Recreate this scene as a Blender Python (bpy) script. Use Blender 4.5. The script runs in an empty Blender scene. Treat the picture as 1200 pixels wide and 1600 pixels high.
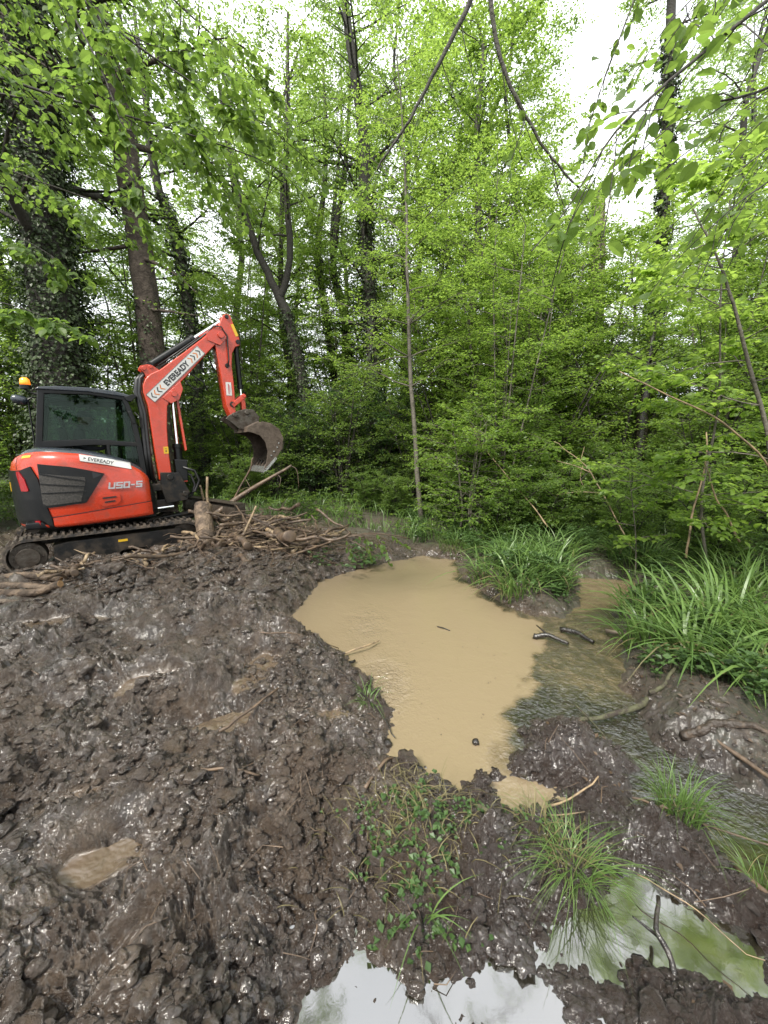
import bpy, math, random
import numpy as np
from mathutils import Matrix, Vector, Euler

# ------------------------------------------------------------------ camera, world, sun, exposure
S = bpy.context.scene
COL = S.collection
R = math.radians
cam_d = bpy.data.cameras.new('camera')
cam = bpy.data.objects.new('camera', cam_d)
COL.objects.link(cam)
cam.location = (0, 0, 1.9)
cam.rotation_euler = (R(90 - 9.1), 0, 0)
cam_d.sensor_fit = 'VERTICAL'
cam_d.sensor_height = 36
cam_d.lens = 609.0 / 1600 * 36
cam_d.clip_start = 0.02
cam_d.clip_end = 600
S.camera = cam
S.view_settings.view_transform = 'Standard'
S.view_settings.look = 'None'
S.view_settings.gamma = 1
S.view_settings.exposure = 1.58
S.render.engine = 'CYCLES'
S.cycles.max_bounces = 8
S.cycles.diffuse_bounces = 4
S.cycles.glossy_bounces = 3
S.cycles.transmission_bounces = 6
S.cycles.transparent_max_bounces = 12
S.cycles.caustics_reflective = False
S.cycles.caustics_refractive = False

SUN_EL, SUN_AZ = 50, 208          # azimuth clockwise from +Y: light comes from behind and left of the camera
W = bpy.data.worlds.new("World")
S.world = W
W.use_nodes = True
nt = W.node_tree
nt.nodes.clear()
sky = nt.nodes.new('ShaderNodeTexSky')
sky.sky_type = 'NISHITA'
sky.sun_disc = False
sky.sun_elevation = R(SUN_EL)
sky.sun_rotation = R(SUN_AZ)
mx = nt.nodes.new('ShaderNodeMix'); mx.data_type = 'RGBA'
tcw = nt.nodes.new('ShaderNodeTexCoord')
nzw = nt.nodes.new('ShaderNodeTexNoise'); nzw.inputs['Scale'].default_value = 2.2; nzw.inputs['Detail'].default_value = 5
crw = nt.nodes.new('ShaderNodeValToRGB')
crw.color_ramp.elements[0].position = 0.3; crw.color_ramp.elements[0].color = (6.7, 7.0, 7.4, 1)
crw.color_ramp.elements[1].position = 0.62; crw.color_ramp.elements[1].color = (8.7, 8.8, 8.9, 1)
nt.links.new(tcw.outputs['Generated'], nzw.inputs['Vector'])
nt.links.new(nzw.outputs[0], crw.inputs['Fac'])
mx.inputs[0].default_value = 0.9
bg = nt.nodes.new('ShaderNodeBackground'); bg.inputs['Strength'].default_value = 0.1
ow = nt.nodes.new('ShaderNodeOutputWorld')
nt.links.new(sky.outputs[0], mx.inputs[6]); nt.links.new(crw.outputs[0], mx.inputs[7])
nt.links.new(mx.outputs[2], bg.inputs['Color']); nt.links.new(bg.outputs[0], ow.inputs['Surface'])

sun_d = bpy.data.lights.new('sun', 'SUN'); sun_d.energy = 2.6; sun_d.angle = R(11); sun_d.color = (1.0, 0.95, 0.86)
sun = bpy.data.objects.new('sun', sun_d); COL.objects.link(sun)
_a, _e = R(SUN_AZ), R(SUN_EL)
_to = Vector((math.sin(_a) * math.cos(_e), math.cos(_a) * math.cos(_e), math.sin(_e)))
sun.rotation_euler = _to.to_track_quat('Z', 'Y').to_euler()

# ------------------------------------------------------------------ materials
MATS = {}
K = .62         # wet, overcast woodland: albedos are low and the picture is exposed for them
def kc(c): return tuple(v * K for v in c)
def mat(name, col=(.5, .5, .5), rough=.5, metal=0., spec=.5, noise=None, bump=None, coat=0., translucent=None, alpha=None):
    """noise: (scale, other colour, contrast lo, hi[, detail]); bump: (scale, strength, distance[, detail])"""
    if name in MATS: return MATS[name]
    if metal < .8:
        col = kc(col)
        if noise: noise = (noise[0], kc(noise[1])) + tuple(noise[2:])
    m = bpy.data.materials.new(name); m.use_nodes = True
    t = m.node_tree; n = t.nodes; b = n['Principled BSDF']
    b.inputs['Base Color'].default_value = (*col, 1)
    b.inputs['Roughness'].default_value = rough
    b.inputs['Metallic'].default_value = metal
    b.inputs['Specular IOR Level'].default_value = spec
    b.inputs['Coat Weight'].default_value = coat
    tc = n.new('ShaderNodeTexCoord')
    if noise:
        nz = n.new('ShaderNodeTexNoise'); nz.inputs['Scale'].default_value = noise[0]
        nz.inputs['Detail'].default_value = noise[4] if len(noise) > 4 else 6
        nz.inputs['Roughness'].default_value = .65
        mr = n.new('ShaderNodeMapRange'); mr.inputs[1].default_value = noise[2]; mr.inputs[2].default_value = noise[3]
        mi = n.new('ShaderNodeMix'); mi.data_type = 'RGBA'
        mi.inputs[6].default_value = (*col, 1); mi.inputs[7].default_value = (*noise[1], 1)
        t.links.new(tc.outputs['Object'], nz.inputs['Vector']); t.links.new(nz.outputs[0], mr.inputs[0])
        t.links.new(mr.outputs[0], mi.inputs[0]); t.links.new(mi.outputs[2], b.inputs['Base Color'])
        rr = n.new('ShaderNodeMapRange'); rr.inputs[3].default_value = max(.05, rough - .08); rr.inputs[4].default_value = min(1, rough + .2)
        t.links.new(mr.outputs[0], rr.inputs[0]); t.links.new(rr.outputs[0], b.inputs['Roughness'])
    if bump:
        n2 = n.new('ShaderNodeTexNoise'); n2.inputs['Scale'].default_value = bump[0]
        n2.inputs['Detail'].default_value = bump[3] if len(bump) > 3 else 5
        bp = n.new('ShaderNodeBump'); bp.inputs['Strength'].default_value = bump[1]; bp.inputs['Distance'].default_value = bump[2]
        t.links.new(tc.outputs['Object'], n2.inputs['Vector']); t.links.new(n2.outputs[0], bp.inputs['Height'])
        t.links.new(bp.outputs[0], b.inputs['Normal'])
    MATS[name] = m
    return m

def leaf_mat(name, c1, c2, tr1, tr2, rough=.45, mixf=.5, spec=.4, kl=.76):
    c1, c2, tr1, tr2 = (tuple(v * kl for v in q) for q in (c1, c2, tr1, tr2))
    m = bpy.data.materials.new(name); m.use_nodes = True
    t = m.node_tree; n = t.nodes; b = n['Principled BSDF']; out = n['Material Output']
    g = n.new('ShaderNodeNewGeometry'); oi = n.new('ShaderNodeObjectInfo')
    mt = n.new('ShaderNodeMath'); mt.operation = 'MULTIPLY_ADD'; mt.inputs[1].default_value = .75
    m2 = n.new('ShaderNodeMath'); m2.operation = 'MULTIPLY'; m2.inputs[1].default_value = .25
    t.links.new(oi.outputs['Random'], m2.inputs[0])
    t.links.new(g.outputs['Random Per Island'], mt.inputs[0]); t.links.new(m2.outputs[0], mt.inputs[2])
    a = n.new('ShaderNodeMix'); a.data_type = 'RGBA'; a.inputs[6].default_value = (*c1, 1); a.inputs[7].default_value = (*c2, 1)
    c = n.new('ShaderNodeMix'); c.data_type = 'RGBA'; c.inputs[6].default_value = (*tr1, 1); c.inputs[7].default_value = (*tr2, 1)
    t.links.new(mt.outputs[0], a.inputs[0]); t.links.new(mt.outputs[0], c.inputs[0])
    b.inputs['Roughness'].default_value = rough; b.inputs['Specular IOR Level'].default_value = spec
    t.links.new(a.outputs[2], b.inputs['Base Color'])
    tl = n.new('ShaderNodeBsdfTranslucent'); t.links.new(c.outputs[2], tl.inputs['Color'])
    ms = n.new('ShaderNodeMixShader'); ms.inputs[0].default_value = mixf
    t.links.new(b.outputs[0], ms.inputs[1]); t.links.new(tl.outputs[0], ms.inputs[2]); t.links.new(ms.outputs[0], out.inputs['Surface'])
    MATS[name] = m
    return m

red = mat('red_paint', (.66, .055, .018), .34, coat=.25, noise=(7, (.33, .06, .03), .50, .80, 9), bump=(60, .06, .002))
black = mat('black_plastic', (.006, .007, .008), .45, spec=.3, noise=(11, (.022, .019, .016), .50, .8), bump=(90, .1, .002))
grey_hood = mat('hood_grey', (.035, .045, .06), .33, coat=.2, noise=(7, (.09, .09, .09), .5, .9))
steel = mat('muddy_steel', (.10, .085, .068), .5, metal=.35, noise=(11, (.05, .034, .022), .38, .62), bump=(35, .5, .01))
rust = mat('rusty_bucket', (.16, .12, .09), .5, metal=.2, noise=(8, (.085, .06, .043), .35, .6), bump=(30, .5, .01))
edge = mat('worn_steel', (.42, .42, .42), .3, metal=.8, noise=(20, (.16, .14, .12), .45, .7), bump=(40, .3, .004))
chrome = mat('chrome_rod', (.72, .73, .75), .14, metal=1.)
rubber = mat('muddy_rubber', (.04, .034, .030), .6, noise=(8, (.17, .13, .095), .40, .62, 9), bump=(30, .7, .012))
iron = mat('muddy_iron', (.012, .012, .012), .5, spec=.3, noise=(6, (.075, .056, .040), .44, .66, 9), bump=(40, .4, .006))
white = mat('sticker_white', (.74, .74, .72), .4, noise=(18, (.6, .58, .55), .5, .8))
ink = mat('ink_black', (.015, .017, .02), .4)
ink_or = mat('ink_orange', (.75, .22, .03), .4)
yellow = mat('yellow_label', (.85, .52, .02), .4)
lamp_red = mat('red_lens', (.45, .006, .012), .15, coat=.6)
vent_m = mat('vent_grille', (.055, .048, .040), .6, noise=(40, (.03, .028, .025), .4, .6), bump=(120, .8, .006))
hose_m = mat('hose', (.014, .014, .015), .45)
silver_t = mat('silver_letters', (.62, .62, .64), .3, metal=.3)
skin_m = mat('skin', (.26, .15, .11), .5)
cloth_dk = mat('dark_cloth', (.025, .03, .04), .85, bump=(60, .3, .004))
cloth_hi = mat('work_trousers', (.045, .05, .055), .85, bump=(60, .3, .004))
seat_m = mat('seat_fabric', (.03, .03, .033), .8)
lens_w = mat('lamp_lens', (.6, .62, .65), .1, coat=.8)

def glass_mat():
    m = bpy.data.materials.new('tinted_glass'); m.use_nodes = True
    t = m.node_tree; n = t.nodes; n.remove(n['Principled BSDF']); out = n['Material Output']
    tr = n.new('ShaderNodeBsdfTransparent'); tr.inputs[0].default_value = (.60, .70, .64, 1)
    gl = n.new('ShaderNodeBsdfGlossy'); gl.inputs['Roughness'].default_value = .02; gl.inputs['Color'].default_value = (.30, .36, .33, 1)
    fr = n.new('ShaderNodeFresnel'); fr.inputs[0].default_value = 1.5
    ms = n.new('ShaderNodeMixShader')
    t.links.new(fr.outputs[0], ms.inputs[0]); t.links.new(tr.outputs[0], ms.inputs[1]); t.links.new(gl.outputs[0], ms.inputs[2])
    t.links.new(ms.outputs[0], out.inputs['Surface'])
    return m
glass = glass_mat()

def beacon_mat():
    m = bpy.data.materials.new('amber_beacon'); m.use_nodes = True
    b = m.node_tree.nodes['Principled BSDF']
    b.inputs['Base Color'].default_value = (.9, .3, .03, 1); b.inputs['Roughness'].default_value = .2
    b.inputs['Emission Color'].default_value = (1, .22, .02, 1); b.inputs['Emission Strength'].default_value = .35
    return m
amber = beacon_mat()

bark = mat('brown_bark', (.105, .078, .055), .85, noise=(6, (.05, .038, .028), .38, .62), bump=(22, .9, .03, 8))
bark_dk = mat('dark_bark', (.042, .036, .028), .85, noise=(7, (.075, .075, .05), .5, .7), bump=(25, .9, .03, 8))
bark_lt = mat('grey_bark', (.17, .15, .12), .8, noise=(8, (.09, .085, .06), .42, .65), bump=(30, .7, .02, 8))
bark_pale = mat('pale_dead_wood', (.30, .24, .18), .8, noise=(5, (.13, .10, .075), .42, .6), bump=(20, .8, .03, 8))
wood_cut = mat('fresh_split_wood', (.50, .30, .14), .65, noise=(14, (.27, .15, .07), .4, .65), bump=(40, .5, .01))
log_m = mat('muddy_log_bark', (.24, .165, .105), .7, noise=(9, (.085, .060, .042), .40, .60), bump=(24, 1., .03, 8))
stick_m = mat('wet_stick', (.19, .128, .08), .5, noise=(9, (.085, .058, .04), .4, .6), bump=(40, .7, .01))
stick_p = mat('pale_stick', (.46, .33, .19), .6, noise=(9, (.16, .12, .08), .4, .65), bump=(40, .6, .01))
moss_m = mat('mossy_stick', (.10, .10, .05), .8, noise=(22, (.05, .038, .03), .45, .6), bump=(50, .9, .01))
rotwood = mat('rotten_wood', (.050, .036, .026), .6, noise=(14, (.13, .09, .06), .5, .7), bump=(22, 1., .03, 9))
darkwood = mat('dark_wet_wood', (.022, .018, .015), .35, noise=(12, (.05, .038, .03), .5, .7), bump=(40, .8, .01))

leaf_hi = leaf_mat('hazel_leaf', (.16, .25, .040), (.095, .17, .030), (.58, .81, .13), (.38, .60, .10))
leaf_tr = leaf_mat('tree_leaf', (.13, .21, .040), (.075, .135, .030), (.49, .70, .13), (.30, .50, .095))
leaf_md = leaf_mat('shrub_leaf', (.14, .22, .05), (.08, .145, .035), (.48, .66, .12), (.28, .46, .08))
leaf_dk = leaf_mat('dark_shrub_leaf', (.06, .11, .035), (.035, .075, .025), (.14, .26, .06), (.08, .17, .04), rough=.38, mixf=.35)
leaf_ivy = leaf_mat('ivy_leaf', (.05, .085, .028), (.10, .15, .05), (.05, .10, .02), (.07, .13, .03), rough=.45, mixf=.25, kl=.5)
leaf_near = leaf_mat('beech_leaf', (.12, .20, .035), (.075, .14, .028), (.40, .58, .10), (.24, .40, .065), rough=.5, mixf=.5)
sedge_m = leaf_mat('sedge_blade', (.20, .32, .085), (.10, .19, .05), (.36, .54, .13), (.20, .35, .075), rough=.38, mixf=.35, kl=.66)
sedge_y = leaf_mat('dry_blade', (.26, .22, .10), (.14, .13, .06), (.2, .17, .07), (.15, .13, .05), rough=.6, mixf=.3)
herb_m = leaf_mat('herb_leaf', (.10, .18, .05), (.05, .10, .032), (.20, .34, .07), (.10, .19, .045), rough=.45, mixf=.35, kl=.7)
# ------------------------------------------------------------------ helpers
def tag(o, label=None, cat=None, group=None, kind=None):
    if label: o['label'] = label
    if cat: o['category'] = cat
    if group: o['group'] = group
    if kind: o['kind'] = kind
    return o

def link_mesh(name, V, F, material, parent=None, smooth=True):
    """V (n,3); F: list of index arrays (each (k,m)) or list of tuples"""
    me = bpy.data.meshes.new(name)
    V = np.asarray(V, dtype=np.float32).reshape(-1, 3)
    if len(F) and isinstance(F[0], np.ndarray) and F[0].ndim == 2:
        F = [f for f in F if len(f)]
        loops = np.concatenate([f.reshape(-1) for f in F]).astype(np.int32)
        tot = np.concatenate([np.full(len(f), f.shape[1], np.int32) for f in F])
    else:
        loops = np.concatenate([np.asarray(f) for f in F]).astype(np.int32)
        tot = np.array([len(f) for f in F], np.int32)
    st = np.concatenate([[0], np.cumsum(tot)[:-1]]).astype(np.int32)
    me.vertices.add(len(V)); me.vertices.foreach_set('co', V.reshape(-1))
    me.loops.add(len(loops)); me.loops.foreach_set('vertex_index', loops)
    me.polygons.add(len(tot)); me.polygons.foreach_set('loop_start', st); me.polygons.foreach_set('loop_total', tot)
    me.update(calc_edges=True)
    me.polygons.foreach_set('use_smooth', np.full(len(tot), smooth))
    me.materials.append(material)
    o = bpy.data.objects.new(name, me); COL.objects.link(o)
    if parent: o.parent = parent
    return o

def empty(name, loc=(0, 0, 0), rot=(0, 0, 0)):
    o = bpy.data.objects.new(name, None); COL.objects.link(o)
    o.location = loc; o.rotation_euler = rot; o.empty_display_size = .2
    return o

class MB:
    def __init__(s): s.V = []; s.F = []; s.n = 0
    def add(s, V, F):
        V = np.asarray(V, float).reshape(-1, 3)
        for f in F: s.F.append([i + s.n for i in f])
        s.V.append(V); s.n += len(V); return s
    def box(s, a, b, M=None):
        (x0, y0, z0), (x1, y1, z1) = a, b
        V = np.array([(x, y, z) for x in (x0, x1) for y in (y0, y1) for z in (z0, z1)], float)
        if M is not None: V = np.array([M @ Vector(v) for v in V])
        return s.add(V, [(0, 1, 3, 2), (4, 6, 7, 5), (0, 4, 5, 1), (2, 3, 7, 6), (0, 2, 6, 4), (1, 5, 7, 3)])
    def prism(s, poly, y0, y1):
        """XZ outline (any winding) extruded in Y"""
        n = len(poly); ar = sum(poly[i][0] * poly[(i + 1) % n][1] - poly[(i + 1) % n][0] * poly[i][1] for i in range(n))
        if ar < 0: poly = poly[::-1]
        V = [(x, y0, z) for x, z in poly] + [(x, y1, z) for x, z in poly]
        F = [list(range(n)), list(range(2 * n - 1, n - 1, -1))]
        F += [(i + n, (i + 1) % n + n, (i + 1) % n, i) for i in range(n)]
        return s.add(V, F)
    def bar(s, p, q, w, y0, y1):
        """flat bar in XZ from p to q of width w"""
        p, q = np.array(p, float), np.array(q, float); d = (q - p) / np.linalg.norm(q - p); nn = np.array([-d[1], d[0]]) * w / 2
        return s.prism([tuple(p + nn), tuple(p - nn), tuple(q - nn), tuple(q + nn)], y0, y1)
    def tube(s, pts, r, k=8, cap=True):
        V, F = tube_np(np.asarray(pts, float), r, k)
        FF = [tuple(f) for f in F]
        if cap: n = len(pts); FF += [tuple(range(k))[::-1], tuple(range((n - 1) * k, n * k))]
        return s.add(V, FF)
    def cyl(s, a, b, r, k=20): return s.tube([a, b], [r, r], k)
    def build(s, name, m, parent=None, smooth=False, bevel=0, seg=2):
        o = link_mesh(name, np.concatenate(s.V), [np.array(f) for f in s.F] if False else s.F, m, parent, smooth)
        if bevel:
            b = o.modifiers.new('bevel', 'BEVEL'); b.width = bevel; b.segments = seg; b.limit_method = 'ANGLE'; b.angle_limit = R(35)
            b.harden_normals = False
            o.data.polygons.foreach_set('use_smooth', np.full(len(o.data.polygons), True))
            w = o.modifiers.new('wn', 'WEIGHTED_NORMAL'); w.keep_sharp = False
        return o

def tube_np(P, r, k=6):
    n = len(P); r = np.broadcast_to(np.asarray(r, float), (n,))
    T = np.gradient(P, axis=0) if n > 2 else np.repeat((P[1] - P[0])[None], 2, 0)
    T /= np.linalg.norm(T, axis=1)[:, None] + 1e-9
    ref = np.array([0, 0, 1.]) if abs(T[0][2]) < .9 else np.array([1., 0, 0])
    U = np.cross(T, ref); bad = np.linalg.norm(U, axis=1) < 1e-3
    U[bad] = np.cross(T[bad], [0, 1., 0]); U /= np.linalg.norm(U, axis=1)[:, None] + 1e-9
    for i in range(1, n):
        u = U[i - 1] - T[i] * (U[i - 1] @ T[i]); U[i] = u / (np.linalg.norm(u) + 1e-9)
    Wv = np.cross(T, U)
    a = np.arange(k) * 2 * np.pi / k
    V = P[:, None] + r[:, None, None] * (np.cos(a)[None, :, None] * U[:, None] + np.sin(a)[None, :, None] * Wv[:, None])
    i = np.arange(n - 1)[:, None] * k; j = np.arange(k)[None]; j2 = (j + 1) % k
    F = np.stack([i + j, i + j2, i + k + j2, i + k + j], -1).reshape(-1, 4)
    return V.reshape(-1, 3), F

class TB:      # fast tube collector
    def __init__(s): s.V = []; s.F = []; s.n = 0
    def tube(s, P, r, k=5):
        V, F = tube_np(np.asarray(P, float), r, k); s.V.append(V); s.F.append(F + s.n); s.n += len(V)
    def build(s, name, m, parent=None, smooth=True):
        return link_mesh(name, np.concatenate(s.V), [np.concatenate(s.F)], m, parent, smooth)

def nrm(a): return a / (np.linalg.norm(a, axis=-1, keepdims=True) + 1e-9)

def leaf_geo(P, D, N, L, Wd, shape='quad', fold=.25):
    """P base points, D direction, N approximate normal, L length (n,), Wd width ratio"""
    n = len(P); D = nrm(D); Sd = nrm(np.cross(D, N)); N = np.cross(Sd, D); L = np.broadcast_to(L, (n,))[:, None]
    w = L * Wd
    if shape == 'quad':
        V = np.stack([P, P + D * L * .5 - Sd * w * .5 + N * w * fold, P + D * L, P + D * L * .5 + Sd * w * .5 + N * w * fold], 1)
        b = np.arange(n)[:, None] * 4
        return V.reshape(-1, 3), [b + np.array([[0, 1, 2, 3]])]
    st = .12      # petiole part
    m = [P + D * L * t - N * L * c for t, c in ((0, 0), (.35, -.03), (.72, 0), (1.03, .08))]
    ss = []
    for sg in (-1, 1):
        ss.append([P + D * L * .12 + Sd * sg * w * .30 + N * w * fold * .3, P + D * L * .45 + Sd * sg * w * .52 + N * w * fold * .5, P + D * L * .78 + Sd * sg * w * .36 + N * w * fold * .3])
    V = np.stack(m + ss[0] + ss[1], 1)      # 10 verts: 0-3 mid, 4-6 left, 7-9 right
    b = np.arange(n)[:, None] * 10
    Q = [(0, 1, 5, 4), (1, 2, 6, 5), (0, 7, 8, 1), (1, 8, 9, 2)]; T = [(2, 3, 6), (2, 9, 3)]
    fq = np.concatenate([b + np.array([q]) for q in Q]); ft = np.concatenate([b + np.array([q]) for q in T])
    return V.reshape(-1, 3), [fq, ft]

def blades_geo(rng, P, H, lean, wd, seg=5, droop=1.0):
    """arching grass blades. P (n,3), H height (n,), lean horizontal unit dir*(amount) (n,2)"""
    n = len(P); t = np.linspace(0, 1, seg + 1)
    am = np.linalg.norm(lean, axis=1) + 1e-6; d = lean / am[:, None]
    x = am[:, None] * (t ** 1.7)[None] * H[:, None]
    z = H[:, None] * (t[None] - droop * am[:, None] * .55 * (t ** 2.6)[None])
    C = np.stack([P[:, 0:1] + d[:, 0:1] * x, P[:, 1:2] + d[:, 1:2] * x, P[:, 2:3] + z], -1)
    ang = rng.uniform(-.9, .9, n); sd = np.stack([-d[:, 1] * np.cos(ang) + d[:, 0] * np.sin(ang), d[:, 0] * np.cos(ang) + d[:, 1] * np.sin(ang), rng.uniform(-.2, .2, n)], -1)
    w = (wd[:, None] * np.clip(1.15 - t ** 2.2 * 1.15, .04, 1)[None] * (.6 + .8 * np.minimum(t * 3, 1) * .5)[None])[..., None] * .5
    V = np.stack([C - sd[:, None] * w, C + sd[:, None] * w], 2).reshape(-1, 3)     # n, seg+1, 2
    b = np.arange(n)[:, None, None] * (seg + 1) * 2 + np.arange(seg)[None, :, None] * 2
    F = (b + np.array([0, 1, 3, 2])[None, None]).reshape(-1, 4)
    return V, F

# numpy gradient noise
_rs = np.random.RandomState(7)
_perm = np.concatenate([_rs.permutation(512)] * 3)
_g = _rs.uniform(0, 2 * np.pi, 512); _gx, _gy = np.cos(_g), np.sin(_g)
def perlin(x, y):
    xi = np.floor(x).astype(int); yi = np.floor(y).astype(int); xf = x - xi; yf = y - yi
    u = xf * xf * xf * (xf * (xf * 6 - 15) + 10); v = yf * yf * yf * (yf * (yf * 6 - 15) + 10)
    def gr(a, b, dx, dy):
        h = _perm[(_perm[a & 511] + b) & 511]; return _gx[h] * dx + _gy[h] * dy
    a = gr(xi, yi, xf, yf); b = gr(xi + 1, yi, xf - 1, yf); c = gr(xi, yi + 1, xf, yf - 1); d = gr(xi + 1, yi + 1, xf - 1, yf - 1)
    return ((a + u * (b - a)) + v * ((c + u * (d - c)) - (a + u * (b - a)))) * 1.5
_g3 = _rs.normal(0, 1, (512, 3)); _g3 /= np.linalg.norm(_g3, axis=1)[:, None]
def perlin3(x, y, z):
    X, Y, Z = (np.floor(v).astype(int) for v in (x, y, z)); fx, fy, fz = x - X, y - Y, z - Z
    f = lambda t: t * t * t * (t * (t * 6 - 15) + 10)
    u, v, w = f(fx), f(fy), f(fz); out = 0.
    for i in (0, 1):
        for j in (0, 1):
            for k in (0, 1):
                g = _g3[_perm[(_perm[(_perm[(X + i) & 511] + Y + j) & 511] + Z + k) & 511] & 511]
                out = out + (u if i else 1 - u) * (v if j else 1 - v) * (w if k else 1 - w) * (g[..., 0] * (fx - i) + g[..., 1] * (fy - j) + g[..., 2] * (fz - k))
    return out * 1.6
def fbm(x, y, o=4, ga=.5):
    s = 0; a = 1.
    for i in range(o): s = s + a * perlin(x + 17.3 * i, y - 9.1 * i); x = x * 2.03; y = y * 2.03; a *= ga
    return s
def sstep(e0, e1, x):
    t = np.clip((x - e0) / (e1 - e0), 0, 1); return t * t * (3 - 2 * t)
def sdist(poly, x, y):
    """signed distance to polygon, negative inside"""
    p = np.array(poly, float); d = np.full(x.shape, 1e9); ins = np.zeros(x.shape, bool)
    for i in range(len(p)):
        a, b = p[i], p[(i + 1) % len(p)]; e = b - a
        t = np.clip(((x - a[0]) * e[0] + (y - a[1]) * e[1]) / (e @ e), 0, 1)
        d = np.minimum(d, np.hypot(x - a[0] - t * e[0], y - a[1] - t * e[1]))
        c = (a[1] > y) != (b[1] > y)
        with np.errstate(divide='ignore', invalid='ignore'):
            xx = (b[0] - a[0]) * (y - a[1]) / (b[1] - a[1] + 1e-12) + a[0]
        ins ^= c & (x < xx)
    return np.where(ins, -d, d)

# ------------------------------------------------------------------ terrain
POND = [(-1.13, 4.05), (-0.98, 4.9), (-0.94, 5.47), (-.45, 6.0), (0.0, 6.38), (0.7, 6.86), (1.25, 6.57), (1.18, 5.64), (1.38, 4.87), (1.54, 4.45), (1.9, 4.1), (1.6, 3.55), (1.3, 3.01), (1.0, 2.61), (0.63, 2.13), (0.44, 1.93), (0.15, 2.08), (-0.01, 2.13), (0.06, 2.61), (-0.22, 3.13), (-0.57, 3.58)]
STREAM = [(1.78, 4.27), (2.05, 4.22), (2.35, 4.49), (2.9, 5.56), (3.66, 5.56), (3.31, 4.91), (2.63, 4.27), (2.33, 3.55), (1.98, 3.01), (1.89, 2.61), (1.72, 2.29), (1.85, 2.18), (2.06, 1.95), (2.5, 1.7), (2.6, 1.2), (2.12, 1.30), (1.85, 1.35), (1.66, 1.4), (1.6, 1.56), (1.65, 1.82), (1.36, 1.84), (1.55, 2.18), (1.43, 2.38), (1.05, 2.5), (0.72, 2.05), (0.5, 2.01), (0.65, 3.68)]
POOL = [(0.60, 1.98), (0.93, 2.0), (1.0, 1.86), (0.83, 1.80), (0.63, 1.80)]
PUD = [(0.6, 1.24), (0.73, 1.3), (0.94, 1.4), (1.05, 1.5), (1.18, 1.47), (1.34, 1.35), (1.45, 1.18), (1.32, 1.05), (1.22, 1.09), (1.08, 1.18), (0.90, 1.16), (0.78, 1.06), (0.86, 0.85), (.7, .6), (0.1, 0.5), (-0.35, 0.89), (-0.27, 1.08), (-0.09, 1.17), (0.09, 1.12), (0.56, 1.14)]
FARP = [(-0.62, 8.3), (0.0, 8.3), (0.05, 8.9), (-0.55, 8.9)]
MUD = [(-9, -3), (-9.5, 7.5), (-6, 8.6), (-2.6, 8.5), (-.8, 7.9), (.5, 7.1), (1.4, 6.8), (1.25, 5.9), (1.6, 4.7), (2.0, 3.6), (1.8, 2.5), (2.1, 1.6), (3.0, .4), (3, -3)]
BUMPS = [  # x, y, rx, ry, angle, height
    (-1.28, 2.42, .34, .15, .25, -.16), (-.98, 2.85, .22, .30, 0, -.09), (-1.2, 2.72, .35, .10, .2, .09),
    (-.55, 1.9, .25, .15, .6, .03), (-2.2, 3.4, .8, .13, .3, -.06), (-2.75, 5.35, .95, .42, .1, .15), (-2.15, 6.6, .75, .5, 0, .20), (-1.6, 5.5, .7, .35, -.5, .06),
    (1.18, 2.12, .26, .13, -.3, .10), (1.45, 2.0, .16, .16, 0, .14), (.62, 1.45, .42, .18, -.2, .07), (.1, 1.55, .4, .2, 0, .05), (.15, 2.02, .5, .07, .1, .05),
    (1.28, 1.60, .22, .14, 0, .07), (1.12, .93, .28, .14, -.2, .14), (1.6, 1.15, .25, .3, 0, .12), (-.1, 1.25, .25, .1, .2, -.02), (2.2, 2.4, .5, .5, 0, .12), (1.9, 5.4, .6, .7, 0, .10), (-.5, 1.25, .3, .12, .5, -.05),
    (-1.55, 1.8, .28, .12, .6, -.09), (-1.25, 1.5, .22, .10, .5, -.08), (-1.7, 2.72, .3, .12, .4, -.05), (-3.2, 3.7, .5, .15, .2, -.05), (-3.9, 5.15, .9, .16, -.55, .10), (-3.2, 5.75, .5, .2, -.6, .10), (-.95, 1.35, .35, .2, .3, .06), (-1.9, 2.05, .5, .16, .4, .08), (-.75, 2.75, .16, .45, -.3, .07), (-1.6, 4.3, .9, .2, .3, .07), (-2.6, 2.6, .5, .3, 0, .05)]
PUDS = [(-1.50, 1.80, .26, .10, .6), (-1.22, 1.48, .22, .09, .5), (-1.72, 2.74, .3, .10, .4), (-3.2, 3.7, .5, .12, .2), (-.98, 2.86, .16, .26, 0), (-1.05, 2.3, .18, .12, .5), (-2.3, 2.3, .3, .1, .5), (-.35, 2.4, .12, .06, .3)]

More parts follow.
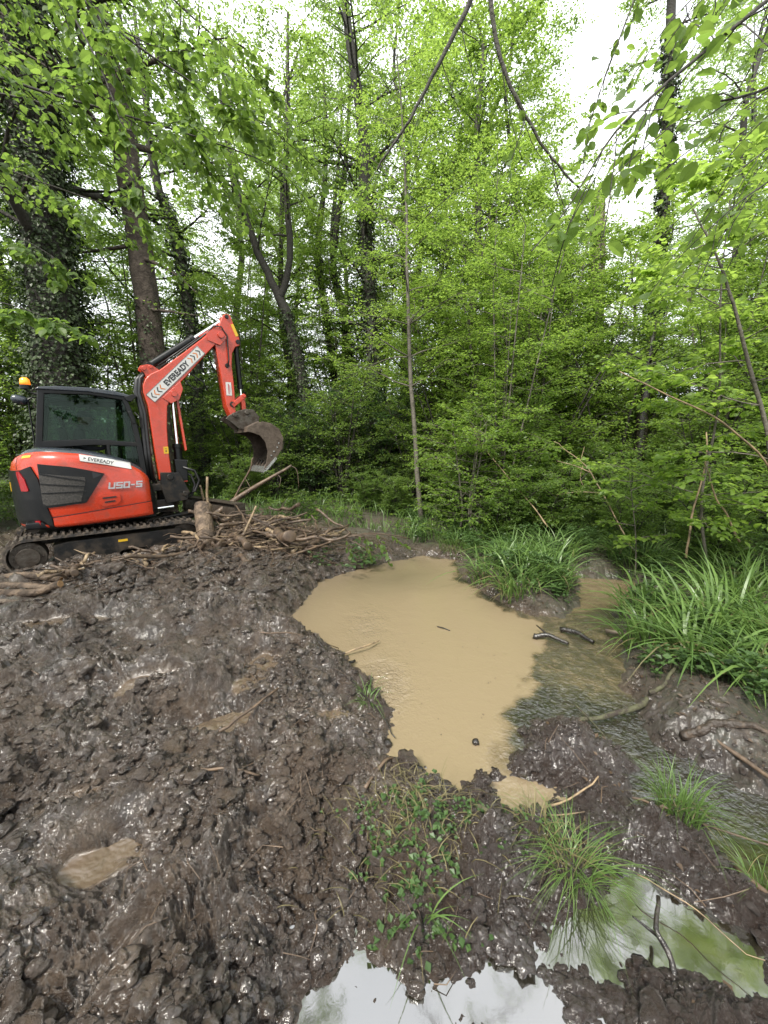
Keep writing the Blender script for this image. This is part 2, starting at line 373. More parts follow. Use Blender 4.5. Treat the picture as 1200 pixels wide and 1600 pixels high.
def terrain(x, y):
    """height and (mud, slurry, dark) masks"""
    x = np.atleast_1d(np.asarray(x, float)); y = np.atleast_1d(np.asarray(y, float))
    r = np.hypot(x, y)
    near = r < 14
    jx = .055 * perlin(x * 6, y * 6) + .03 * perlin(x * 17 + 5, y * 17) + .012 * perlin(x * 45, y * 45)
    d = np.full(x.shape, 9.)
    xn, yn = x[near], y[near]
    if near.any():
        for p in (POND, STREAM, POOL, PUD, FARP): d[near] = np.minimum(d[near], sdist(p, xn, yn))
    mud = np.zeros(x.shape)
    if near.any(): mud[near] = 1 - sstep(-.15, .35, sdist(MUD, xn, yn) + .25 * perlin(xn * 2, yn * 2))
    left = 1 - sstep(-1.2, .8, x)
    base = .10 + .10 * sstep(1.2, 4, y) * left + .02 * left + .06 * sstep(2.0, 3.5, x) + .16 * sstep(7, 12, y) + .04 * sstep(0, 4, y)
    base = base + .25 * fbm(x * .12, y * .12, 3) * sstep(10, 22, r)
    amp = np.where(y > 5, .6, 1.) * mud + .25 * (1 - mud)
    wx = x + .08 * perlin(x * 4 + 3, y * 4); wy = y + .08 * perlin(x * 4, y * 4 + 8)
    h = base + .095 * fbm(wx * 1.6, wy * 1.9, 3) * (amp + .2)
    for bx, by, rx, ry, an, hh in BUMPS:
        c, s = math.cos(an), math.sin(an); u = ((x - bx) * c + (y - by) * s) / rx; v = (-(x - bx) * s + (y - by) * c) / ry
        h = h + hh * np.exp(-(u * u + v * v) * 1.1)
    zz = h * 1.0; nr_ = r < 16; xs_, ys_, zs_ = wx[nr_], wy[nr_], zz[nr_]
    def bil(f, ox):        # solid noise, so lumps stay round on steep faces
        o_ = np.full(x.shape, .3); o_[nr_] = np.abs(perlin3(xs_ * f + ox, ys_ * f - ox, zs_ * f)); return o_
    b1 = bil(4.2, 1.) ; b2 = bil(9.5, 4.); b3 = bil(21, 9.); b4 = bil(48, 2.)
    rough = sstep(-.5, .35, perlin(x * 1.1 + 4, y * 1.1 + 2))        # smoother and choppier patches
    rough = .40 + .85 * rough
    zz = h + amp * (.10 * (b1 - .3) + .05 * (b2 - .3)); zs_ = zz[nr_]
    b5 = 1 - bil(13, 5.) * 1.6; b6 = 1 - bil(31, 6.) * 1.6; b7 = 1 - bil(82, 3.) * 1.6
    h = h + amp * (rough * (.105 * (b1 - .3) + .058 * (b2 - .3) + .026 * (b3 - .3) + .022 * (b5 - .5)) + (.45 + .55 * rough) * (.014 * (b4 - .3) + .019 * (b6 - .5) + .007 * (b7 - .5) * (r < 5)))
    # small slurry puddles lying in the mud: level patches
    slurry = np.zeros(x.shape)
    for bx, by, rx, ry, an in PUDS:
        c, s = math.cos(an), math.sin(an); u = ((x - bx) * c + (y - by) * s) / rx; v = (-(x - bx) * s + (y - by) * c) / ry
        q = u * u + v * v + .9 * perlin(x * 5, y * 5)
        k = 1 - sstep(.75, 1.1, q)
        lv = .10 + .10 * sstep(1.2, 4, np.array(by)) - .03
        h = h * (1 - k * .85) + (lv + .03 * (h - lv)) * k * .85; slurry = np.maximum(slurry, k ** 4)
    # water bodies
    dd = d + jx * (1 + 0 * d)
    sl = sstep(-.04, .32, dd); steep = sstep(0, .10, dd)
    hw = -.10 * (1 - sstep(-.22, 0, dd))
    h = np.where(dd > 0, h * (.25 * steep + .75 * sl) + .012 * steep + (1 - steep) * .0, hw - .004)
    dark = (1 - sstep(.05, .5, d)) * .5 * sstep(.35, .0, y - 2.6) + sstep(.1, .45, x) * (1 - sstep(1.9, 2.6, y)) * .8
    dark = np.clip(dark + .35 * perlin(x * 3, y * 3 + 7), 0, 1)
    return h, np.stack([mud, slurry, dark], -1)
def hz(x, y): return float(terrain(x, y)[0][0])

def build_ground():
    na = 960
    r = np.concatenate([[0.02, .2, .42], .6 * (9 / .6) ** np.linspace(0, 1, 1080), 9 * (75 / 9) ** np.linspace(0, 1, 161)[1:]])
    a = np.concatenate([np.linspace(-R(66), R(66), na), np.linspace(R(66), R(294), 62)[1:-1]])
    RR, AA = np.meshgrid(r, a, indexing='ij')
    X, Y = RR * np.sin(AA), RR * np.cos(AA)
    H, C = terrain(X.ravel(), Y.ravel())
    n, m = RR.shape
    V = np.stack([X.ravel(), Y.ravel(), H], -1)
    i = np.arange(n - 1)[:, None] * m; j = np.arange(m)[None]; j2 = (j + 1) % m
    F = np.stack([i + j, i + m + j, i + m + j2, i + j2], -1).reshape(-1, 4)[:, ::-1]
    o = link_mesh('ground', V, [F], ground_mat())
    ca = o.data.color_attributes.new('masks', 'FLOAT_COLOR', 'POINT')
    ca.data.foreach_set('color', np.concatenate([C, np.ones((len(C), 1))], 1).astype(np.float32).ravel())
    tag(o, 'churned wet brown mud and dark woodland soil around the pond', 'ground', kind='structure')
    return o

def ground_mat():
    m = bpy.data.materials.new('wet_mud'); m.use_nodes = True
    t = m.node_tree; n = t.nodes; b = n['Principled BSDF']
    at = n.new('ShaderNodeAttribute'); at.attribute_name = 'masks'
    sp = n.new('ShaderNodeSeparateColor'); t.links.new(at.outputs['Color'], sp.inputs[0])
    tc = n.new('ShaderNodeTexCoord')
    def noise(sc, det=6, ro=.6):
        z = n.new('ShaderNodeTexNoise'); z.inputs['Scale'].default_value = sc; z.inputs['Detail'].default_value = det; z.inputs['Roughness'].default_value = ro
        t.links.new(tc.outputs['Object'], z.inputs['Vector']); return z.outputs[0]
    def mr(i, a, b_, c=0, d=1):
        z = n.new('ShaderNodeMapRange'); z.inputs[1].default_value = a; z.inputs[2].default_value = b_; z.inputs[3].default_value = c; z.inputs[4].default_value = d
        t.links.new(i, z.inputs[0]); return z.outputs[0]
    def mix(f, a, b_):
        z = n.new('ShaderNodeMix'); z.data_type = 'RGBA'
        t.links.new(f, z.inputs[0])
        for k, v in ((6, a), (7, b_)):
            if isinstance(v, tuple): z.inputs[k].default_value = (*kc(v), 1)
            else: t.links.new(v, z.inputs[k])
        return z.outputs[2]
    c1 = mix(mr(noise(2.3), .4, .62), (.112, .076, .050), (.052, .034, .022))
    c1 = mix(mr(noise(13, 8, .7), .48, .66), c1, (.185, .132, .088))
    c1 = mix(mr(noise(26, 8, .7), .52, .70), c1, (.034, .022, .015))
    c1 = mix(sp.outputs[2], c1, (.055, .036, .027))
    c1 = mix(sp.outputs[1], c1, (.150, .108, .072))
    soil = mix(mr(noise(6), .4, .6), (.065, .045, .030), (.055, .055, .026))
    soil = mix(mr(noise(30), .52, .66), soil, (.13, .09, .055))
    c = mix(sp.outputs[0], soil, c1)
    t.links.new(c, b.inputs['Base Color'])
    rg = mr(noise(14, 8, .7), .40, .62, .20, .52)
    rg2 = n.new('ShaderNodeMix'); t.links.new(sp.outputs[1], rg2.inputs[0]); t.links.new(rg, rg2.inputs[2]); rg2.inputs[3].default_value = .10
    rg3 = n.new('ShaderNodeMix'); t.links.new(sp.outputs[0], rg3.inputs[0]); rg3.inputs[2].default_value = .85; t.links.new(rg2.outputs[0], rg3.inputs[3])
    t.links.new(rg3.outputs[0], b.inputs['Roughness'])
    b.inputs['Specular IOR Level'].default_value = .75
    cw = mr(noise(2.8, 8, .75), .44, .62, .10, 1.); t.links.new(cw, b.inputs['Coat Weight']); b.inputs['Coat Roughness'].default_value = .13; b.inputs['Coat IOR'].default_value = 1.55
    bc = n.new('ShaderNodeBump'); bc.inputs['Distance'].default_value = .03; bc.inputs['Strength'].default_value = .55; t.links.new(noise(24, 4, .55), bc.inputs['Height']); t.links.new(bc.outputs[0], b.inputs['Coat Normal'])
    n1 = noise(42, 8, .72); n2 = noise(150, 5, .7)
    ad = n.new('ShaderNodeMath'); ad.operation = 'MULTIPLY_ADD'; ad.inputs[1].default_value = .5
    t.links.new(n2, ad.inputs[0]); t.links.new(n1, ad.inputs[2])
    bp = n.new('ShaderNodeBump'); bp.inputs['Distance'].default_value = .045
    iv = mr(sp.outputs[1], 0, 1, .85, .12); t.links.new(iv, bp.inputs['Strength'])
    t.links.new(ad.outputs[0], bp.inputs['Height']); t.links.new(bp.outputs[0], b.inputs['Normal'])
    return m
build_ground()

def water_mat(name='muddy_water', ior=1.333):
    m = bpy.data.materials.new(name); m.use_nodes = True
    t = m.node_tree; n = t.nodes; b = n['Principled BSDF']
    at = n.new('ShaderNodeAttribute'); at.attribute_name = 'silt'
    tc = n.new('ShaderNodeTexCoord')
    def noise(sc, det=3, dist=0):
        z = n.new('ShaderNodeTexNoise'); z.inputs['Scale'].default_value = sc; z.inputs['Detail'].default_value = det; z.inputs['Distortion'].default_value = dist
        t.links.new(tc.outputs['Object'], z.inputs['Vector']); return z.outputs[0]
    ad = n.new('ShaderNodeMath'); ad.operation = 'MULTIPLY_ADD'; ad.inputs[1].default_value = .95; ad.use_clamp = True
    sb = n.new('ShaderNodeMath'); sb.operation = 'SUBTRACT'; sb.inputs[1].default_value = .5
    t.links.new(noise(4.5, 9, 1.6), sb.inputs[0]); t.links.new(sb.outputs[0], ad.inputs[0]); t.links.new(at.outputs['Fac'], ad.inputs[2])
    cr = n.new('ShaderNodeValToRGB'); e = cr.color_ramp.elements
    e[0].position = .0; e[0].color = (.016, .014, .009, 1); e[1].position = 1; e[1].color = (.192, .149, .094, 1)
    k = cr.color_ramp.elements.new(.35); k.color = (.055, .046, .027, 1); k = cr.color_ramp.elements.new(.62); k.color = (.13, .098, .058, 1)
    t.links.new(ad.outputs[0], cr.inputs[0]); t.links.new(cr.outputs[0], b.inputs['Base Color'])
    b.inputs['Roughness'].default_value = .06; b.inputs['Specular IOR Level'].default_value = .5; b.inputs['IOR'].default_value = ior
    if ior < 2:
        mi = n.new('ShaderNodeMapRange'); mi.inputs[1].default_value = .2; mi.inputs[2].default_value = .8; mi.inputs[3].default_value = 2.3; mi.inputs[4].default_value = 1.65
        t.links.new(at.outputs['Fac'], mi.inputs[0]); t.links.new(mi.outputs[0], b.inputs['IOR'])
    # ripples: stronger where the stream runs
    rp = n.new('ShaderNodeAttribute'); rp.attribute_name = 'ripple'
    n1 = noise(30, 4, 1.0); n2 = noise(6, 2, .5)
    m1 = n.new('ShaderNodeMath'); m1.operation = 'MULTIPLY_ADD'; m1.inputs[1].default_value = 1.5
    t.links.new(n2, m1.inputs[0]); t.links.new(n1, m1.inputs[2])
    bp = n.new('ShaderNodeBump'); bp.inputs['Distance'].default_value = .045; t.links.new(rp.outputs['Fac'], bp.inputs['Strength'])
    t.links.new(m1.outputs[0], bp.inputs['Height']); t.links.new(bp.outputs[0], b.inputs['Normal'])
    return m
def build_water():
    wm = water_mat(); wp_ = water_mat('still_puddle_water', 3.3)
    def sheet(name, x0, x1, y0, y1, st, z, label, cat, fn, wm=wm):
        xs = np.arange(x0, x1, st); ys = np.arange(y0, y1, st); X, Y = np.meshgrid(xs, ys, indexing='ij'); x, y = X.ravel(), Y.ravel()
        n, m_ = X.shape; i = np.arange(n - 1)[:, None] * m_; j = np.arange(m_ - 1)[None]
        F = np.stack([i + j, i + m_ + j, i + m_ + j + 1, i + j + 1], -1).reshape(-1, 4)
        silt, rip, keep = fn(x, y)
        F = F[keep[F].any(1)]
        us, inv = np.unique(F, return_inverse=True)
        o = link_mesh(name, np.stack([x, y, np.full(len(x), z)], -1)[us], [inv.reshape(-1, 4)], wm)
        for nm, a in (('silt', silt), ('ripple', rip)):
            at = o.data.attributes.new(nm, 'FLOAT', 'POINT'); at.data.foreach_set('value', a[us].astype(np.float32))
        tag(o, label, cat, kind='structure')
    def pond(x, y):
        d = sdist(POND, x, y); s = 1 - sstep(-.20, .06, d + .14 * perlin(x * 3, y * 3) + .07 * perlin(x * 8, y * 8) + .03 * perlin(x * 19, y * 19)) * sstep(.5, 1.0, x)
        s = np.maximum(s, .85 * (1 - sstep(.02, .12, sdist(POOL, x, y))))
        d2 = sdist([(2.2, 4.4), (2.9, 5.7), (3.8, 5.7), (3.3, 4.7)], x, y); s = np.maximum(s, .62 * (1 - sstep(-.1, .3, d2)))
        s = np.maximum(s, .33 * (1 - sstep(.2, .5, np.hypot((x - 1.95) / 1.3, (y - 3.7) / 1.6) - .3)))
        rip = .07 + .5 * (1 - s) * sstep(1.5, 2.0, y) + .7 * np.exp(-(((x + .02) / .22) ** 2 + ((y - 2.95) / .38) ** 2)) + .4 * np.exp(-(((x + .2) / .25) ** 2 + ((y - 4.0) / .5) ** 2))
        dm = np.minimum(sdist(POND, x, y), np.minimum(sdist(STREAM, x, y), sdist(POOL, x, y)))
        return s * 1.22, rip, dm < .3
    sheet('pond_water', -1.6, 4.2, 1.1, 7.4, .03, 0., 'opaque tan muddy water of the pond turning dark where the stream runs out', 'pond', pond)
    sheet('puddle_water', -.8, 1.9, .3, 1.75, .03, .004, 'still dark puddle reflecting the white sky in the foreground', 'puddle',
          lambda x, y: (-.12 + .2 * sstep(.9, 1.5, x) + 0 * x, .005 + 0 * x, sdist(PUD, x, y) < .2), wp_)
    sheet('far_puddle', -1., .4, 8., 9.2, .05, .02, 'small tan puddle in the mud beyond the pond', 'puddle',
          lambda x, y: (.9 + 0 * x, .05 + 0 * x, sdist(FARP, x, y) < .2))
build_water()
# ------------------------------------------------------------------ excavator (local: X forward, Y left, Z up)
EXR = (0, -.020, R(90 - 52.75)); EXL = (-4.683, 6.470, .31)
EXM = Matrix.Translation(EXL) @ Euler(EXR).to_matrix().to_4x4()
def text_mesh(name, s, m, parent, origin, xdir, height, length, bold=.02, shear=0., depth=.003):
    """lettering on a plane facing -Y; origin = lower-left corner, xdir = XZ direction"""
    cu = bpy.data.curves.new(name, 'FONT'); cu.body = s; cu.size = 1; cu.offset = bold; cu.extrude = .01; cu.shear = shear
    tmp = bpy.data.objects.new('tmp', cu); COL.objects.link(tmp)
    bpy.context.view_layer.update()
    me = bpy.data.meshes.new_from_object(tmp.evaluated_get(bpy.context.evaluated_depsgraph_get()))
    bpy.data.objects.remove(tmp)
    n = len(me.vertices); co = np.empty(n * 3); me.vertices.foreach_get('co', co); co = co.reshape(-1, 3)
    co[:, :2] -= co[:, :2].min(0); ex = co[:, :2].max(0)
    co[:, 0] *= length / ex[0]; co[:, 1] *= height / ex[1]; co[:, 2] = (co[:, 2] > 0) * depth
    d = np.array([xdir[0], 0, xdir[1]]); d /= np.linalg.norm(d); up = np.array([-d[2], 0, d[0]])
    P = np.array(origin) + co[:, 0:1] * d + co[:, 1:2] * up + co[:, 2:3] * np.array([0, -1, 0])
    me.vertices.foreach_set('co', P.ravel()); me.name = name; me.materials.clear(); me.materials.append(m); me.update()
    o = bpy.data.objects.new(name, me); COL.objects.link(o); o.parent = parent
    return o

ex = empty('excavator', EXL, EXR)
tag(ex, 'red compact tracked excavator with glazed black cab, its bucket raised over the brushwood', 'excavator')

# --- undercarriage
def stadium(r, x0, x1, zc, n=14):
    pts = []
    for i in range(n + 1): a = R(90) + math.pi * i / n; pts.append((x0 + r * math.cos(a), zc + r * math.sin(a)))
    for i in range(n + 1): a = R(-90) + math.pi * i / n; pts.append((x1 + r * math.cos(a), zc + r * math.sin(a)))
    return pts
def resample(p, st):
    p = np.array(p + [p[0]], float); d = np.r_[0, np.cumsum(np.linalg.norm(np.diff(p, axis=0), axis=1))]
    n = int(round(d[-1] / st)); t = np.arange(n) * d[-1] / n
    return np.stack([np.interp(t, d, p[:, 0]), np.interp(t, d, p[:, 1])], -1)
for sy in (-1, 1):
    y0, y1 = sorted((sy * .58, sy * .98))
    P = resample(stadium(.245, -.93, 1.02, .15), .045)
    T = np.roll(P, -1, 0) - np.roll(P, 1, 0); T /= np.linalg.norm(T, axis=1)[:, None]; Nn = np.stack([T[:, 1], -T[:, 0]], -1)
    c0 = P.mean(0); sg = np.sign(((P - c0) * Nn).sum(1)); Nn *= sg[:, None]
    b = MB(); n = len(P); V = []
    for i in range(n):
        o_ = P[i] + Nn[i] * .012; q = P[i] - Nn[i] * .022
        V += [(q[0], y0, q[1]), (o_[0], y0, o_[1]), (o_[0], y1, o_[1]), (q[0], y1, q[1])]
    b.add(V, [[4 * i + k, 4 * ((i + 1) % n) + k, 4 * ((i + 1) % n) + (k + 1) % 4, 4 * i + (k + 1) % 4] for i in range(n) for k in range(4)])
    for i in range(0, n, 2):       # tread lugs
        a = P[i]; t, m_ = T[i], Nn[i]
        for (ya, yb, off) in ((y0 - .004, (y0 + y1) / 2 - .02, 0), ((y0 + y1) / 2 + .02, y1 + .004, .02)):
            c = a + t * off; V = []
            for yy in (ya, yb):
                for du, dn in ((-.022, .005), (.022, .005), (.015, .042), (-.015, .042)):
                    p_ = c + t * du + m_ * dn; V.append((p_[0], yy, p_[1]))
            b.add(V, [(0, 1, 2, 3), (7, 6, 5, 4), (0, 4, 5, 1), (1, 5, 6, 2), (2, 6, 7, 3), (3, 7, 4, 0)])
    b.build('rubber_track', rubber, ex)
    f = MB(); ya, yb = sorted((sy * .62, sy * .94))
    f.prism([(-.66, -.02), (-.66, .27), (-.5, .30), (.95, .30), (1.02, .26), (1.02, .06), (.85, .02), (.55, .02), (.45, .06), (.15, .06), (.05, .0), (-.30, .0), (-.42, .05)], ya, yb)
    fo = f.build('track_frame', iron, ex, bevel=.012)
    yo = sy * .95
    s = MB(); s.cyl((-.93, sy * .64, .15), (-.93, sy * .93, .15), .20, 28); s.cyl((-.93, sy * .92, .15), (-.93, sy * .965, .15), .13, 28)
    for k in range(8):
        a = k * math.pi / 4; s.cyl((-.93 + .16 * math.cos(a), sy * .92, .15 + .16 * math.sin(a)), (-.93 + .16 * math.cos(a), sy * .945, .15 + .16 * math.sin(a)), .014, 8)
    s.build('sprocket', steel, fo, bevel=.008)
    s = MB(); s.cyl((1.02, sy * .66, .15), (1.02, sy * .90, .15), .205, 28); s.cyl((1.02, sy * .88, .15), (1.02, sy * .93, .15), .07, 20); s.build('idler', steel, fo, bevel=.008)
    for x in (-.55, -.15, .25, .65):
        s = MB(); s.cyl((x, sy * .64, -.045), (x, sy * .93, -.045), .065, 18); s.build('roller', iron, fo)
    if sy < 0:
        s = MB(); s.box((.10, -.9445, .20), (.22, -.9405, .235)); s.build('yellow_sticker', yellow, fo)
c = MB(); c.box((-.45, -.60, .12), (.55, .60, .40)); c.cyl((0, 0, .40), (0, 0, .54), .42, 32); c.box((-.9, -.35, .2), (.95, .35, .32)); c.build('undercarriage', iron, ex, bevel=.02)
# dozer blade
bm_ = Matrix.Translation((1.65, 0, 0)) @ Matrix.Rotation(R(14), 4, 'Z')
b = MB()
prof = [(.12, .60), (.06, .50), (.03, .38), (.05, .26), (.12, .18), (.09, .16), (-.01, .24), (-.03, .38), (0, .52), (.06, .60)]
V = [bm_ @ Vector((x, y, z)) for y in (-1.0, 1.0) for x, z in prof]; n = len(prof)
b.add(V, [list(range(n))[::-1], list(range(n, 2 * n))] + [(i, (i + 1) % n, (i + 1) % n + n, i + n) for i in range(n)])
b.box((-.05, -1.0, .585), (.125, 1.0, .61), bm_)
for y in (-1.012, 1.0): b.box((-.06, y, .17), (.15, y + .012, .60), bm_)
bl = b.build('dozer_blade', steel, ex, bevel=.006)
a = MB()
for y in (-.38, .38): a.tube([(.7, y * .8, .2), (1.2, y, .22), (1.66, y, .34)], [.055, .055, .055], 8)
a.cyl((.6, 0, .33), (1.62, 0, .42), .045, 12); a.build('blade_arm', iron, bl)

# --- house
XS, RH, YS, S0 = -.25, .78, -.95, .22
SEND = 3.9
def plan(s):
    L = .9 - XS
    if s <= L:
        k = max(0, .42 - s)       # rounded front corner
        return .9 - s, YS + k * k * 2.2, 0., -1.
    a = (s - L) / RH; q = math.pi / 2
    if a <= q: return XS - RH * math.sin(a), YS + RH - RH * math.cos(a), -math.sin(a), -math.cos(a)
    s2 = s - L - q * RH
    if s2 <= .40: return XS - RH, YS + RH + s2, -1., 0.
    a = (s2 - .40) / .70
    return XS - RH + .70 - .70 * math.cos(a), YS + RH + .40 + .70 * math.sin(a), -math.cos(a), math.sin(a)
ZT = [(.22, .80), (.267, 1.08), (.32, 1.19), (.40, 1.27), (.532, 1.36), (.8, 1.455), (1.097, 1.535), (1.4, 1.565), (1.7, 1.575), (1.95, 1.555), (2.28, 1.49), (2.6, 1.46), (4, 1.46)]
ZB = [(.22, .56), (.98, .517), (1.51, .50), (4, .485)]
itp = lambda T_, s: float(np.interp(s, [q[0] for q in T_], [q[1] for q in T_]))
def house():
    ss = np.concatenate([np.linspace(S0, .6, 14), np.linspace(.64, SEND, 80)])
    rows = []; cow = []
    for s in ss:
        x, y, nx, ny = plan(s); zt, zb = itp(ZT, s), itp(ZB, s)
        bx = x - max(0, .08 - (s - S0)) * .2
        P = lambda off, z: (bx + nx * off, y + ny * off, z)
        tip = min(1, (s - S0) / .15)
        rows.append([P(-.25, zb + .06), P(-.05, zb), P(-.012, zb + .015), P(.0, zb + .05), P(.012, zb * .6 + zt * .4), P(.008, zt - .16), P(-.012, zt - .08), P(-.05, zt - .025), P(-.11, zt)])
        ix, iy = max(bx, -.70), min(max(y, -.08), .9)
        e = rows[-1][-1]; cz = zt + .055 * tip
        cow.append([(e[0], e[1], e[2] - .03), (e[0] * .97 + ix * .03, e[1] * .97 + iy * .03, zt + .028 * tip), (e[0] * .75 + ix * .25, e[1] * .75 + iy * .25, cz), (e[0] * .3 + ix * .7, e[1] * .3 + iy * .7, cz + .01), (ix, iy, cz + .01), (ix, iy, zt - .25)])
    def skin(rw, name, m, parent):
        n, k = len(rw), len(rw[0]); V = [p for r_ in rw for p in r_]
        F = [(i * k + j, (i + 1) * k + j, (i + 1) * k + j + 1, i * k + j + 1) for i in range(n - 1) for j in range(k - 1)]
        F = [f[::-1] for f in F]
        F += [list(range(k)), ]
        return link_mesh(name, V, [np.array(f) for f in F] if False else F, m, parent, True)
    body = skin(rows, 'engine_cover', red, ex)
    skin(cow, 'hood', grey_hood, body)
    return body
body = house()
b = MB(); b.box((-.92, -.80, .50), (.66, .86, .60)); b.box((.60, -.80, .60), (.66, -.10, 1.0)); b.box((-.80, -.10, .6), (.72, .88, 1.62)) if False else b.box((-.70, -.04, .6), (.60, .90, 1.05)); b.build('slew_deck', black, ex, bevel=.02)
def patch(name, m, parent, low, up, off=.012, step=.03):
    s0, s1 = max(low[0][0], up[0][0]), min(low[-1][0], up[-1][0])
    ks = sorted(set([round(v, 4) for v in np.arange(s0, s1, step)] + [s1] + [p[0] for p in low + up if s0 <= p[0] <= s1]))
    V = []; F = []
    def pr(z, zt, zb):     # profile offset of the cover at height z
        return float(np.interp(z, [zb, zb + .015, zb + .05, zb * .6 + zt * .4, zt - .16, zt - .08, zt - .025, zt], [-.05, -.012, 0, .012, .008, -.012, -.05, -.11]))
    nz_ = 7
    for s in ks:
        x, y, nx, ny = plan(s); zl, zu = itp(low, s), itp(up, s); zt, zb = itp(ZT, s), itp(ZB, s)
        col = []
        for k in range(nz_):
            z = zl + (zu - zl) * k / (nz_ - 1); o_ = pr(z, zt, zb) + off; col.append((x + nx * o_, y + ny * o_, z))
        a_, c_ = col[0], col[-1]
        col = [(a_[0] - nx * (off + .01), a_[1] - ny * (off + .01), a_[2])] + col + [(c_[0] - nx * (off + .01), c_[1] - ny * (off + .01), c_[2])]
        V += col
    k = nz_ + 2
    for i in range(len(ks) - 1):
        for j in range(k - 1): F.append((i * k + j, i * k + j + 1, (i + 1) * k + j + 1, (i + 1) * k + j))
    F.append(list(range(k))[::-1]); n = (len(ks) - 1) * k; F.append(list(range(n, n + k)))
    return link_mesh(name, V, F, m, parent, False)
patch('counterweight', black, ex, [(1.50, .49), (2.28, .47), (3.85, .47)], [(1.50, .5), (1.57, .83), (1.62, 1.20), (1.70, 1.375), (1.86, 1.325), (2.05, 1.318), (2.28, 1.32), (3.85, 1.32)], .022)
patch('vent_panel', black, ex, [(.86, 1.242), (1.115, .842), (1.60, .793)], [(.86, 1.246), (1.05, 1.305), (1.248, 1.36), (1.594, 1.408), (1.60, 1.408)], .018)
patch('vent_grille', vent_m, ex, [(1.09, 1.15), (1.17, .866), (1.56, .83), (1.60, .86)], [(1.09, 1.205), (1.56, 1.275), (1.60, 1.26)], .024)
for z in (.0, .13, .27): patch('vent_slat', black, ex, [(1.10, 1.00 + z * .55), (1.59, 1.0 + z)], [(1.10, 1.012 + z * .55), (1.59, 1.014 + z)], .034)
patch('vent_pocket', ink, ex, [(.90, 1.225), (1.0, 1.18)], [(.90, 1.235), (1.0, 1.275)], .021)
patch('tail_light', lamp_red, ex, [(1.765, 1.04), (1.80, 1.035), (1.88, 1.035), (1.925, 1.25)], [(1.765, 1.06), (1.80, 1.20), (1.88, 1.31), (1.925, 1.31)], .034)
patch('tail_seam', ink, ex, [(1.96, 1.33), (1.972, 1.33)], [(1.96, 1.50), (1.972, 1.50)], .002)
patch('cover_seam', ink, ex, [(.26, .782), (1.54, .652)], [(.26, .794), (1.54, .664)], .003)
patch('lower_cover', red, ex, [(.30, .575), (1.515, .53)], [(.30, .768), (1.515, .640)], .016)
patch('front_trim', black, ex, [(.222, .57), (.30, .56)], [(.222, .86), (.27, 1.06), (.30, 1.12)], .016)
patch('yellow_label', yellow, ex, [(1.715, 1.50), (1.865, 1.485)], [(1.715, 1.53), (1.865, 1.522)], .006)
patch('yellow_label', yellow, ex, [(2.20, 1.02), (2.27, 1.02)], [(2.20, 1.15), (2.27, 1.15)], .028)
patch('reflector', lamp_red, ex, [(1.68, .56), (1.75, .56)], [(1.68, .62), (1.75, .62)], .034)
patch('corner_lamp', lens_w, ex, [(1.80, .55), (1.85, .55)], [(1.80, .60), (1.85, .60)], .034)
# latch recess
rc = patch('latch', red, ex, [(.70, .83), (.75, .78), (.92, .76), (.965, .80)], [(.70, .93), (.75, .955), (.90, .955), (.965, .93)], .013)
patch('latch_slot', ink, rc, [(.75, .885), (.92, .875)], [(.75, .905), (.92, .897)], .018)
patch('latch_slot', ink, rc, [(.77, .825), (.90, .815)], [(.77, .845), (.90, .835)], .018)
# stickers on the cover
st = patch('company_sticker', white, ex, [(.515, 1.290), (.80, 1.365), (1.12, 1.436)], [(.515, 1.385), (.80, 1.46), (1.12, 1.53)], .012)
text_mesh('sticker_lettering', '> EVEREADY', ink, st, (.9 - 1.085, -.99, 1.452), (.30, -.073), .05, .36, .03)
def block_letters(s, x0, z0, h, w, gap, t, y):
    """angular stroke lettering on a plane facing -Y"""
    SG = {'U': [((0, 1), (0, 0)), ((0, 0), (1, 0)), ((1, 0), (1, 1))], '5': [((1, 1), (0, 1)), ((0, 1), (0, .5)), ((0, .5), (1, .5)), ((1, .5), (1, 0)), ((1, 0), (0, 0))],
          '0': [((0, 0), (1, 0)), ((1, 0), (1, 1)), ((1, 1), (0, 1)), ((0, 1), (0, 0))], '-': [((.1, .45), (.9, .45))]}
    m = MB(); x = x0
    for ch in s:
        ww = w * (.6 if ch == '-' else 1)
        for k, (p, q) in enumerate(SG[ch]):
            P = np.array([x + p[0] * ww + p[1] * h * .18, z0 + p[1] * h]); Q = np.array([x + q[0] * ww + q[1] * h * .18, z0 + q[1] * h]); dv = (Q - P) / np.linalg.norm(Q - P) * t * .5
            m.bar(P - dv, Q + dv, t, y - .004 - .0004 * k, y)
        x += ww + gap
    return m
block_letters('U50-5', .075, 1.025, .075, .062, .030, .021, -.974).build('model_lettering', silver_t, ex)

# --- cab
YN, YF = -.05, .92
fr = MB(); roof_in = [(-.585, 2.47), (.50, 2.42)]
for (y0, y1) in ((YN, YN + .055), (YF - .055, YF)):
    fr.bar((-.70, 1.60), (-.565, 2.50), .085, y0, y1)
    fr.prism([(-.60, 2.43), (-.585, 2.505), (.0, 2.51), (.50, 2.455), (.485, 2.385), (0, 2.45)], y0 + .001, y1 - .001)
    fr.prism([(.435, 2.44), (.505, 2.45), (.60, 2.10), (.655, 1.68), (.68, 1.0), (.59, 1.0), (.565, 1.66), (.525, 2.06)], y0 + .002, y1 - .002)
    fr.prism([(-.71, 1.62), (-.705, 1.735), (.0, 1.76), (.58, 1.70), (.59, 1.63), (0, 1.66)], y0 + .0015, y1 - .0015)
    fr.bar((-.72, 1.0), (-.70, 1.64), .085, y0 + .001, y1 - .001)
    fr.bar((-.72, 1.02), (.66, 1.02), .10, y0 + .002, y1 - .003)
    fr.bar((.17, 1.05), (.17, 1.66), .05, y0 + .002, y1 - .003)
